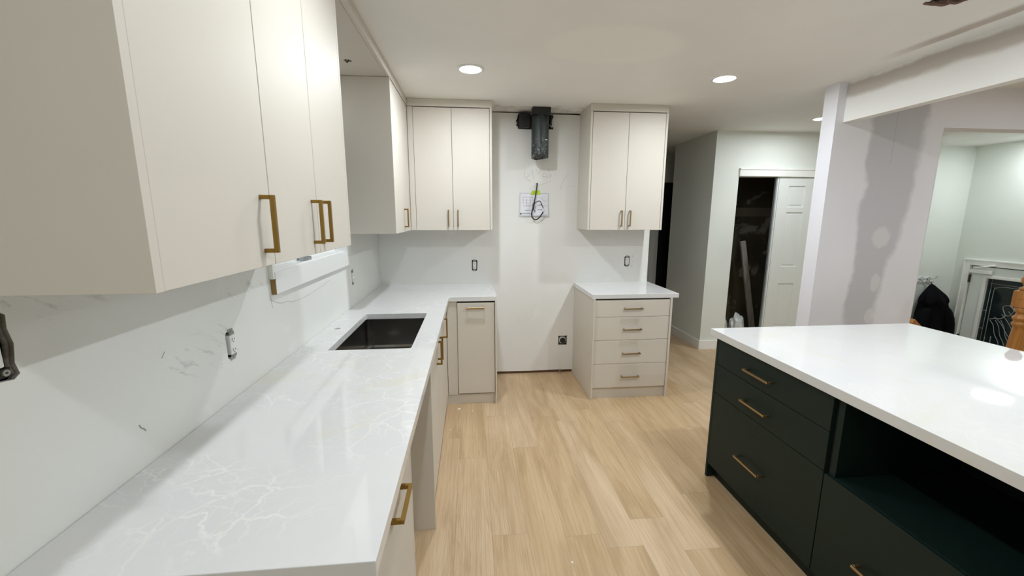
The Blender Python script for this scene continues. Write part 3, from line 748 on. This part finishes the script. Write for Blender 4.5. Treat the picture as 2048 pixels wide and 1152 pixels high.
# second device of the twin box: plaster ring filled flush
m = MB().box(2.381, 2.409, B-.002, B-.0004, 1.075, 1.158); 
sw = thing('electrical_outlet', 'right one of the twin devices above the four-drawer cabinet, blank and plastered flush', 'outlet', (2.395, B-.002, 1.07), 'unfinished outlets without cover plates')
obj('blank_face', MB().box(2.379, 2.411, B-.0022, B-.0004, 1.075, 1.158), M['wall_back'], sw, .0008)
for z_ in (1.166, 1.068): obj('screw', MB().cyl((2.395, B-.0005, z_), (2.395, B-.004, z_), .004, n=10), M['zinc'], sw)
# large ragged cut-out at the left picture edge
bx = thing('electrical_outlet', 'large switch device in a ragged black-edged hole at the far left of the wall', 'outlet', (0, .755, 1.25), 'unfinished outlets without cover plates')
m = MB(); m.box(-.055, -.053, .695, .815, 1.25, 1.39); 
obj('box', m, M['black'], bx)
obj('receptacle', MB().box(-.040, .004, .715, .787, 1.283, 1.378), M['whiteplast'], bx, .003)
m = MB(); m.box(-.006, -.003, .735, .800, 1.262, 1.279); obj('mounting_strap', m, M['cavity'], bx)
m = MB(); m.cyl((-.003, .790, 1.271), (.001, .790, 1.271), .0062, n=16); sc_ = obj('screw', m, M['zinc'], bx)
m = MB(); m.cyl((.001, .790, 1.271), (.0015, .790, 1.271), .0025, n=10); obj('screw_slot', m, M['greyslot'], sc_)
m = MB(); zz = [big[i] for i in range(3, 11)]
m.tube([(-.005, p[0]+.001, p[1]) for p in zz], .005, 6, 3)
m.tube([(-.010, p[0]-.004, p[1]) for p in zz[1:]], .005, 6, 3)
obj('torn_edge', m, plain('crumbling_gypsum_edge', (.14, .13, .11), .9, var=.8, sc=90), bx)
# range outlet low on the back wall
ro = thing('range_outlet', 'square metal box with a round black range socket low on the back wall', 'outlet', (1.7255, B, .287))
m = MB(); m.box(1.682, 1.769, B+.045, B+.047, .287, .380)
for a in (1.682, 1.767): m.box(a, a+.002, B+.002, B+.045, .287, .380)
m.box(1.682, 1.769, B+.002, B+.045, .287, .289); m.box(1.682, 1.769, B+.002, B+.045, .378, .380)
obj('box', m, plain('tan_steel_box', (.30, .27, .20), .5, .4), ro)
obj('cover_ring', MB().cyl((1.727, B+.03, .333), (1.727, B+.004, .333), .040, .034, 32), M['whiteplast'], ro)
obj('socket', MB().cyl((1.7275, B+.006, .332), (1.7275, B-.010, .332), .029, .026, 32), M['black'], ro)
for a, b_ in ((1.686, .376), (1.765, .377)): obj('screw_hole', MB().cyl((a, B+.004, b_), (a, B-.001, b_), .0055, n=10), M['black'], ro)
# small valve stub at the foot of the wall
m = MB(); m.cyl((1.700, B-.002, .020), (1.700, B-.030, .020), .006, n=10); m.cyl((1.712, B-.012, .030), (1.725, B-.022, .036), .005, n=8); m.cyl((1.700, B-.02, .020), (1.69, B-.026, .040), .004, n=8)
tag(obj('pipe_stub', m, M['zinc']), 'small grey pipe stub at the foot of the back wall beside the four-drawer cabinet', 'pipe')

# ------------------------------------------------------------------ duct
dc = thing('exhaust_duct', 'dark galvanised round vent duct hanging from the ceiling on the back wall', 'duct', (1.452, 3.722, 2.052))
m = MB(); n = 48; r = .0755
def ringd(z, r_, cut=False):
    out = []
    for k in range(n):
        a = -math.pi/2+R(3)+(2*math.pi-R(6))*k/(n-1)
        dz = .012*math.sin(a*3)*.3 if cut else 0
        if cut and k > n*.5: dz -= .006
        out.append((1.452+r_*math.cos(a), 3.722+r_*math.sin(a), z+dz))
    return out
V = ringd(H-.001, r)+ringd(2.30, r)+ringd(2.10, r)+ringd(2.052, r*.99, True)
F = [(L*n+k, L*n+k+1, (L+1)*n+k+1, (L+1)*n+k) for L in range(3) for k in range(n-1)]
m.add(V, F, True)
o = obj('pipe', m, M['duct'], dc); s_ = o.modifiers.new('t', 'SOLIDIFY'); s_.thickness = .0015
m = MB(); m.box(1.4475, 1.4555, 3.6452, 3.6475, 2.052, H-.003); obj('seam', m, M['duct'], dc)
m = MB(); m.box(1.371, 1.534, 3.642, 3.802, 2.425, H-.001); m2 = m
obj('collar', MB().box(1.373, 1.530, 3.641, 3.72, 2.40, H-.001), M['black'], dc, .002)
obj('label_mark', MB().box(1.484, 1.505, 3.6445, 3.6455, 2.193, 2.198), M['whiteplast'], dc)
# dark box filling the opening behind the duct
jx = thing('junction_box', 'black metal box in the wall opening behind the round vent duct', 'box', (1.34, B, 2.322))
obj('box_body', MB().box(1.275, 1.372, B-.055, B+.05, 2.322, 2.440), M['black'], jx, .002)
obj('side_clip', MB().box(1.26, 1.2745, B-.028, B+.01, 2.345, 2.383), M['black'], jx, .002)
tag(obj('wall_bracket', MB().box(1.56, 1.585, B-.02, B+.05, 2.325, 2.438), M['black'], None, .002), 'narrow black bracket in the wall opening right of the vent duct', 'bracket')
m = MB(); m.tube([(1.585, B-.015, 2.41), (1.578, B-.022, 2.37), (1.582, B-.02, 2.345), (1.570, B-.018, 2.338)], .008, 8); m.tube([(1.553, B-.02, 2.352), (1.565, B-.024, 2.343)], .005, 6)
tag(obj('foil_scrap', m, M['plasticbag']), 'crumpled pale scrap stuck beside the duct in the wall opening', 'scrap')

# ------------------------------------------------------------------ paper plan, tape, cable
pp = thing('taped_plan', 'white printed plan sheet taped on the back wall under the duct', 'paper', (1.425, B, 1.545))
px0, px1, pz0, pz1 = 1.287, 1.560, 1.545, 1.757
def pf(u, v, off=0.0):
    curl = .004+.030*max(0, (1-v)-.45)**1.6*(0.35+u)+off
    return (px0+(px1-px0)*u, B-.0012-curl, pz0+(pz1-pz0)*v+.010*max(0, .4-v)*u)
o = obj('sheet', MB().grid(lambda u, v: pf(u, v), 16, 14), M['paper'], pp)
ln = MB()
def pl(u0, v0, u1, v1, w_=.0009):
    a, b_ = pf(u0, v0, .0012), pf(u1, v1, .0012); ln.tube([a, b_], w_, 4, 0)
for a in ((.02, .98, .98, .98), (.02, .14, .42, .14), (.02, .98, .02, .04), (.98, .98, .98, .04), (.13, .82, .46, .82), (.46, .82, .46, .45), (.13, .82, .13, .55), (.20, .70, .44, .70), (.20, .60, .32, .60), (.24, .74, .24, .42), (.36, .80, .36, .40), (.30, .55, .30, .42), (.13, .45, .38, .45),
          (.62, .80, .80, .80), (.75, .78, .86, .62), (.84, .70, .96, .70), (.82, .46, .96, .46), (.66, .52, .78, .52), (.66, .48, .78, .48), (.72, .25, .90, .25), (.02, .04, .98, .04)):
    pl(*a)
obj('drawn_lines', ln, M['ink'], pp)
ln = MB()
for a in ((.10, .11, .42, .11), (.18, .26, .42, .26), (.62, .30, .78, .30)): pl(*a, .0016)
c = pf(.05, .105, .002); ln.cyl(c, (c[0], c[1]-.0006, c[2]), .0065, n=12)
obj('title_marks', ln, M['inkdark'], pp)
m = MB(); m.plate([(1.389, 1.742), (1.481, 1.744), (1.477, 1.780), (1.403, 1.776)], [], 'y', B-.0085, B-.0075)
tag(obj('tape_strip', m, M['tape']), 'bright yellow-green tape holding the top of the plan sheet', 'tape')
cb = thing('range_cable', 'black cable coming out of the back wall and looped over the plan sheet', 'cable', (1.449, B, 1.51))
Yc = B-.034
main = [(1.450, B, 1.842), (1.449, B-.012, 1.838), (1.441, Yc+.008, 1.79), (1.430, Yc, 1.72), (1.420, Yc, 1.672), (1.413, Yc, 1.64), (1.405, Yc, 1.603), (1.397, Yc, 1.565), (1.406, Yc, 1.533), (1.434, Yc, 1.514), (1.462, Yc, 1.527), (1.487, Yc-.01, 1.559), (1.505, Yc-.014, 1.588)]
obj('sheath', MB().tube(main, .0058, 10, 5), M['cord'], cb)
obj('loop', MB().tube([(1.416, Yc-.008, 1.640), (1.428, Yc-.012, 1.670), (1.446, Yc-.016, 1.676), (1.461, Yc-.018, 1.684), (1.476, Yc-.018, 1.676), (1.490, Yc-.016, 1.648), (1.503, Yc-.012, 1.620)], .0038, 8, 5), M['cord'], cb)
obj('stripped_wire', MB().tube([(1.503, Yc-.012, 1.621), (1.519, Yc-.008, 1.597), (1.534, Yc-.004, 1.566)], .0025, 8, 4), M['paperwrap'], cb)
obj('cable_end', MB().tube([(1.405, Yc-.008, 1.625), (1.415, Yc-.012, 1.607), (1.428, Yc-.012, 1.588)], .0035, 8, 3), M['cord'], cb)
obj('knot', MB().tube([(1.418, Yc-.004, 1.662), (1.410, Yc-.012, 1.645), (1.411, Yc-.012, 1.625), (1.408, Yc-.004, 1.610)], .0085, 10, 3), M['cord'], cb)
obj('wall_gland', MB().cyl((1.450, B, 1.842), (1.450, B-.010, 1.842), .009, .007, 12), M['zinc'], cb)

# ------------------------------------------------------------------ recessed lamps
def lamp(label, x, y, r=.066, mat='lamp'):
    t = thing('recessed_light', label, 'ceiling light', (x, y, H-.010), 'round recessed ceiling lights')
    prof = [(r+.022, -.0005), (r+.020, -.005), (r+.004, -.008), (r, -.006), (r, -.0005)]
    n = 40; V = []; 
    for rr, z in prof: V += [(x+rr*math.cos(2*math.pi*k/n), y+rr*math.sin(2*math.pi*k/n), H+z) for k in range(n)]
    F = [(i*n+k, i*n+(k+1) % n, (i+1)*n+(k+1) % n, (i+1)*n+k) for i in range(len(prof)-1) for k in range(n)]
    obj('trim_ring', MB().add(V, F, True), M['whiteplast'], t)
    def disc(nm, r0, z, mt, par, rin=0.0):
        m_ = MB(); P_ = lambda rr: [(x+rr*math.cos(2*math.pi*k/n), y+rr*math.sin(2*math.pi*k/n), H+z) for k in range(n)]
        if rin: m_.add(P_(rin)+P_(r0), [(k, (k+1) % n, n+(k+1) % n, n+k) for k in range(n)])
        else: m_.add(P_(r0), [tuple(range(n-1, -1, -1))])
        me = bpy.data.meshes.new(nm); me.from_pydata([(v[0]-x, v[1]-y, 0) for v in m_.v], [], m_.f); me.update()
        if me.polygons[0].normal.z > 0: me.flip_normals()
        o = bpy.data.objects.new(nm, me); COL.objects.link(o); WO[o] = Vector((x, y, H+z)); o.parent = par; o.location = WO[o]-WO[par]; me.materials.append(M[mt])
        return o
    if r < .1:
        df = disc('diffuser', r, -.0055, 'lamp_rim', t, .036); disc('lens', .036, -.0055, mat, df)
    else: disc('lens', r, -.0055, mat, t)
    return t
lamp('lit recessed light left of centre, over the sink aisle', .851, 2.785)
lamp('lit recessed light right of centre, in front of the right wall cabinet', 2.542, 2.79)
lamp('lit recessed light above the passage to the closet, half hidden by the post', 4.14, 3.77, .066, 'lamp_mid')
lamp('recessed light above the near left counter, over the aisle', .851, 1.32, .066, 'lamp_back')
lamp('recessed light above the island front edge', 2.542, 1.32, .066, 'lamp_full')
lamp('recessed light behind the camera on the left', .851, -.13, .066, 'lamp_dim')
lamp('recessed light behind the camera on the right', 2.542, -.13)
lamp('recessed light in the far room right of the beam', 4.9, 1.5)
lamp('recessed light in the near room right of the beam', 4.9, -.6)
lamp('large round light over the sunken entry, mirrored in the island top', 7.15, 4.11, .165, 'lamp_big')

# ------------------------------------------------------------------ closet: sliding doors, lumber, bags
def six_panel(name, label, x0, x1, y0, th, z0, z1):
    t = sroot(name, ((x0+x1)/2, y0, z0))
    m = MB().box(x0, x1, y0+.006, y0+th, z0, z1)
    obj('door_slab', m, M['doorwhite'], t, .001)
    # raised frame of stiles and rails leaves six sunk panels
    W = x1-x0; st_ = .115; mid = .10; cx = (x0+x1)/2
    rows = [(z0+.24, z0+.24+.52), (z0+.96, z0+.96+.62), (z1-.33, z1-.10)]
    holes = []
    for a, b_ in rows:
        holes += [rect(x0+st_, cx-mid/2, a, b_), rect(cx+mid/2, x1-st_, a, b_)]
    obj('panel_frame', MB().plate(rect(x0, x1, z0, z1), holes, 'y', y0-.004, y0+.0065), M['doorwhite'], t, .004, 2)
    for h in holes:
        a, b_ = h[0]; c_, d_ = h[2]
        obj('panel', MB().box(a+.022, c_-.022, y0+.001, y0+.0075, b_+.022, d_-.022), M['doorwhite'], t, .004, 2)
    return t
six_panel('door_1', '', 4.300, 5.02, 4.420, .034, .012, 1.984)
six_panel('door_4', '', 4.54, 5.25, 4.470, .034, .012, 1.984)
m = MB(); m.box(4.268, 4.282, 4.418, 4.456, .012, 1.984); m.box(4.288, 4.2995, 4.418, 4.456, .012, 1.984); struct('trim_8', m, M['doorwhite'], bevel=.001)
m = MB(); m.box(4.282, 4.288, 4.424, 4.456, .012, 1.984); m.box(4.260, 4.268, 4.430, 4.456, .012, 1.984); struct('trim_9', m, M['alu'])
lb = MB(); a = Vector((4.50, 4.86, .0)); b_ = Vector((4.275, 4.93, 1.235)); dd = (b_-a).normalized()
lb.obox((a+b_)/2+Vector((0, 0, .002)), dd, Vector((0, 1, 0)), dd.cross(Vector((0, 1, 0))), (b_-a).length/2, .015, .034)
tag(obj('timber_board', lb, M['lumber'], None, .002), 'grey timber board leaning inside the dark open closet', 'board')
lb = MB(); a = Vector((4.58, 4.98, .0)); b_ = Vector((4.37, 5.05, 1.14)); dd = (b_-a).normalized()
lb.obox((a+b_)/2+Vector((0, 0, .002)), dd, Vector((0, 1, 0)), dd.cross(Vector((0, 1, 0))), (b_-a).length/2, .012, .024)
tag(obj('timber_board', lb, plain('dark_stained_lumber', (.10, .085, .065), .8), None, .002), 'darker thin timber board behind the grey one in the closet', 'board')
def crumple(name, label, c, sx, sy, sz, seed, h=0):
    rnd = random.Random(seed); bm = bmesh.new(); bmesh.ops.create_icosphere(bm, subdivisions=3, radius=1)
    ph = [Vector((rnd.uniform(-3, 3), rnd.uniform(-3, 3), rnd.uniform(-3, 3))) for _ in range(5)]
    for v in bm.verts:
        f = 1+.16*sum(abs(math.sin(v.co.dot(p)*1.3+i)) for i, p in enumerate(ph))-.35
        v.co = Vector((v.co.x*sx*f, v.co.y*sy*f, max(v.co.z, -.8)*sz*f))
    me = bpy.data.meshes.new(name); 
    mn = min(v.co.z for v in bm.verts)
    for v in bm.verts: v.co.z -= mn
    bm.to_mesh(me); bm.free(); o = bpy.data.objects.new(name, me); COL.objects.link(o); o.location = c; me.materials.append(M['plasticbag']); WO[o] = Vector(c)
    return tag(o, label, 'plastic bag', 'crumpled plastic on the closet floor')
crumple('plastic_bag', 'crumpled white plastic bag at the left of the closet floor', (3.88, 4.66, 0), .085, .09, .17, 3)
crumple('plastic_bag', 'crumpled white plastic bag nearer the leaning board in the closet', (4.165, 4.72, 0), .085, .08, .16, 8)

# ------------------------------------------------------------------ entry: front door, hooks, coat, railing
fd = sroot('door_2', (7.5, 4.37, LAND))
obj('door_slab', MB().plate(rect(3.915, 4.822, LAND+.01, .902), [rect(4.095, 4.642, -.60, .762)], 'x', 7.515, 7.56), M['doorwhite'], fd, .001)
m = MB().plate(rect(4.055, 4.682, -.64, .802), [rect(4.095, 4.642, -.60, .762)], 'x', 7.497, 7.515); obj('glass_frame', m, M['trim'], fd, .006, 3)
obj('door_pane', MB().box(7.535, 7.541, 4.094, 4.643, -.601, .763), M['nightglass'], fd)
ld = MB(); XG = 7.533
def lead(pts, r=.0035, sm=5): ld.tube([(XG, y, z) for y, z in pts], r, 5, sm)
for l in ([(4.600, -.60), (4.600, .762)], [(4.137, -.60), (4.137, .762)], [(4.642, .70), (4.095, .70)], [(4.642, .10), (4.60, .10)], [(4.642, .34), (4.60, .34)]): lead(l, .003, 0)
lead([(4.56, .0), (4.565, -.42), (4.54, -.50), (4.46, -.53), (4.28, -.53), (4.19, -.50), (4.17, -.42), (4.17, .58), (4.20, .655), (4.28, .67), (4.46, .67), (4.54, .65), (4.565, .58), (4.56, .0)], .0042)
for k in range(3):
    o_ = k*.055
    lead([(4.545-o_, .23+o_*.2), (4.50-o_, .17), (4.47-o_, .06), (4.42-o_, -.03), (4.40-o_, -.12)], .0036)
    lead([(4.50-o_*1.1, .28+o_*.9), (4.42-o_*1.1, .20+o_*.7), (4.35-o_*1.1, .09+o_*.6), (4.27-o_, .02)], .0036)
lead([(4.545, .24), (4.50, .26), (4.44, .27), (4.40, .32)], .007); lead([(4.40, .32), (4.44, .42), (4.38, .45), (4.33, .40), (4.36, .33), (4.40, .32)], .006)
lead([(4.33, .42), (4.30, .54), (4.25, .58), (4.21, .50), (4.25, .42)], .006); lead([(4.50, .02), (4.49, -.10), (4.44, -.16)], .006); lead([(4.44, -.18), (4.41, -.26), (4.39, -.33)], .006)
obj('lead_pattern', ld, M['lead'], fd)
m = MB()
for z in (.735, -.09, -.90): m.box(7.500, 7.514, 4.822, 4.842, z-.05, z+.05); m.cyl((7.498, 4.826, z-.052), (7.498, 4.826, z+.052), .008, n=10)
obj('hinge', m, M['boxblue'], fd)
m = MB()
m.plate([(3.835, LAND), (3.905, LAND), (3.905, .915), (4.835, .915), (4.835, LAND), (4.905, LAND), (4.905, .995), (3.835, .995)], [], 'x', 7.480, 7.5)
m.plate([(3.835, LAND), (3.852, LAND), (3.852, .978), (4.888, .978), (4.888, LAND), (4.905, LAND), (4.905, .995), (3.835, .995)], [], 'x', 7.470, 7.4799)
obj('door_casing', m, M['trim'], fd, .003)
dcl = thing('door_closer', 'white closer arm bracket at the top corner of the glazed entry door', 'door closer', (7.49, 4.74, .82))
obj('closer_body', MB().box(7.462, 7.496, 4.58, 4.815, .815, .862), M['trim'], dcl, .006)
obj('closer_arm', MB().tube([(7.470, 4.79, .868), (7.44, 4.69, .900), (7.465, 4.55, .938)], .010, 8, 0), M['trim'], dcl)
rk = thing('coat_rack', 'white wall board with grey metal coat hooks in the entry', 'coat rack', (7.03, 5.02, .655))
obj('rack_board', MB().box(6.80, 7.175, 4.998, 5.018, .655, .728), M['trim'], rk, .003)
for hx in (6.86, 6.975, 7.085):
    m = MB(); m.tube([(hx, 4.996, .71), (hx, 4.975, .690), (hx+.012, 4.965, .665), (hx+.03, 4.950, .668), (hx+.034, 4.945, .68)], .006, 8)
    m.tube([(hx, 4.985, .70), (hx+.02, 4.960, .712), (hx+.05, 4.945, .722), (hx+.075, 4.935, .745)], .006, 8)
    m.cyl((hx, 4.998, .70), (hx, 4.99, .70), .012, n=12)
    obj('hook', m, M['chrome'], rk)
# coat: lofted, folded surface
ct = thing('hanging_coat', 'black hooded padded coat hanging from the entry coat rack', 'coat', (7.20, 4.93, -.45))
def loft(rows, nseg=56, fold=.10, seed=1):
    m = MB(); V = []; N = len(rows)
    for j, (z, xc, hw, hd, yc) in enumerate(rows):
        xc -= .095
        for k in range(nseg):
            a = 2*math.pi*k/nseg
            f = 1+fold*math.sin(a*7+z*5+seed)*min(1, hw*6)+fold*.6*math.sin(a*13-z*9+seed*2)*min(1, hw*6)
            V.append((xc+hw*f*math.cos(a), yc+hd*f*math.sin(a), z+.012*math.sin(a*5+seed)*min(1, hw*5)))
    F = [(j*nseg+k, j*nseg+(k+1) % nseg, (j+1)*nseg+(k+1) % nseg, (j+1)*nseg+k) for j in range(N-1) for k in range(nseg)]
    F += [tuple(range(nseg)), tuple((N-1)*nseg+k for k in range(nseg))]
    return m.add(V, F, True)
body = [(-.45, 7.30, .375, .075, 4.925), (-.20, 7.30, .36, .080, 4.925), (0, 7.295, .32, .080, 4.925), (.15, 7.275, .275, .080, 4.925), (.30, 7.26, .235, .075, 4.93), (.40, 7.25, .20, .07, 4.93), (.47, 7.235, .15, .06, 4.935)]
o = obj('coat_body', loft(body, fold=.05), M['coat'], ct); o.modifiers.new('s', 'SUBSURF').render_levels = 1
hood = [(.335, 7.245, .12, .06, 4.925), (.36, 7.235, .185, .085, 4.915), (.40, 7.228, .200, .10, 4.912), (.445, 7.22, .190, .095, 4.915), (.49, 7.215, .165, .085, 4.92), (.54, 7.205, .115, .065, 4.925), (.60, 7.200, .055, .04, 4.935), (.645, 7.198, .012, .012, 4.945)]
o = obj('hood', loft(hood, fold=.07, seed=4), M['coat'], ct); o.modifiers.new('s', 'SUBSURF').render_levels = 1
for sx, seed in ((-1, 3), (1, 5)):
    xs = 7.25+sx*.20
    sl = [(-.30, xs+sx*.05-.02, .075, .06, 4.87), (-.10, xs+sx*.05-.03, .085, .065, 4.865), (.10, xs+sx*.03-.02, .085, .065, 4.87), (.25, xs-sx*.02, .08, .06, 4.885), (.35, xs-sx*.07, .05, .05, 4.90)]
    o = obj('sleeve', loft(sl, 32, .06, seed), M['coat'], ct); o.modifiers.new('s', 'SUBSURF').render_levels = 1
obj('hanger_loop', MB().tube([(7.103, 4.944, .640), (7.095, 4.955, .662), (7.110, 4.960, .664), (7.105, 4.944, .642)], .003, 6), M['coat'], ct)

NX, NY = 4.312, 2.20
nw = thing('newel_post', 'varnished orange oak turned newel post beyond the island at the right edge', 'newel post', (NX, NY, 0))
s_ = .043
obj('upper_block', MB().box(NX-s_, NX+s_, NY-s_, NY+s_, .985, 1.095), M['oak'], nw, .008, 3)
cap = [(.026, 1.088), (.036, 1.100), (.040, 1.108), (.026, 1.118), (.020, 1.126), (.024, 1.134), (.034, 1.146), (.038, 1.162), (.034, 1.178), (.022, 1.190), (.006, 1.195)]
obj('turned_cap', MB().lathe((NX, NY, 0), cap, 36), M['oak'], nw)
col = [(.030, .10), (.043, .14), (.046, .20), (.050, .30), (.052, .42), (.048, .56), (.042, .68), (.036, .78), (.032, .84), (.031, .862), (.038, .870), (.041, .882), (.035, .892), (.033, .900), (.040, .908), (.043, .918), (.038, .930), (.030, .938), (.029, .950), (.036, .958), (.040, .968), (.038, .984), (.034, .990)]
obj('turned_shaft', MB().lathe((NX, NY, 0), col, 36), M['oak'], nw)
obj('lower_block', MB().box(NX-s_, NX+s_, NY-s_, NY+s_, 0, .14), M['oak'], nw, .004, 2)
m = MB(); m.cyl((NX-s_, NY, 1.045), (NX-s_-.004, NY, 1.045), .008, .005, 14); m.cyl((NX, NY-s_, 1.045), (NX, NY-s_-.004, 1.045), .008, .005, 14)
obj('wood_plug', m, M['oak'], nw)
hrl = thing('stair_handrail', 'varnished oak stair handrail just behind the far corner of the island', 'handrail', (4.7, 3.0, 0))
a = Vector((4.62, 3.10, .665)); b_ = Vector((6.0, 3.10, -.53)); dd = (b_-a).normalized(); nn_ = dd.cross(Vector((0, 1, 0)))
obj('rail', MB().obox((a+b_)/2, dd, Vector((0, 1, 0)), nn_, (b_-a).length/2, .028, .024), M['oak'], hrl, .008, 3)
for t_ in (.12, .88):
    p = a.lerp(b_, t_); m = MB(); m.tube([(p.x, 3.10, p.z-.02), (p.x, 3.08, p.z-.07), (p.x, 2.922, p.z-.09)], .007, 8, 4); obj('wall_bracket', m, M['boxblue'], hrl)

# ------------------------------------------------------------------ plaster crumbs on the floor
def crumb(x, y, s, label):
    rnd = random.Random(int(x*1000)); m = MB(); k = 7
    pts = [(x+s*rnd.uniform(.5, 1.1)*math.cos(2*math.pi*i/k), y+s*rnd.uniform(.5, 1.1)*math.sin(2*math.pi*i/k)) for i in range(k)]
    V = [(p[0], p[1], .0005) for p in pts]+[(x+(p[0]-x)*.6, y+(p[1]-y)*.6, s*.5) for p in pts]
    F = [tuple(range(k)), tuple(range(k, 2*k))]+[(i, (i+1) % k, k+(i+1) % k, k+i) for i in range(k)]
    tag(obj('plaster_crumb', m.add(V, F), M['coil']), label, 'debris', 'plaster crumbs on the floor')
crumb(.722, 3.137, .014, 'biggest white plaster crumb by the foot of the narrow pull-out cabinet')
crumb(.829, 3.092, .007, 'small white crumb right of the biggest one before the pull-out cabinet')
crumb(.668, 2.81, .007, 'small white crumb beside the corner base cabinet on the left run')
crumb(1.278, 1.581, .009, 'white crumb alone near the bottom middle of the floor')
crumb(1.34, 3.716, .010, 'pale flake close to the bare wall between the base cabinets')
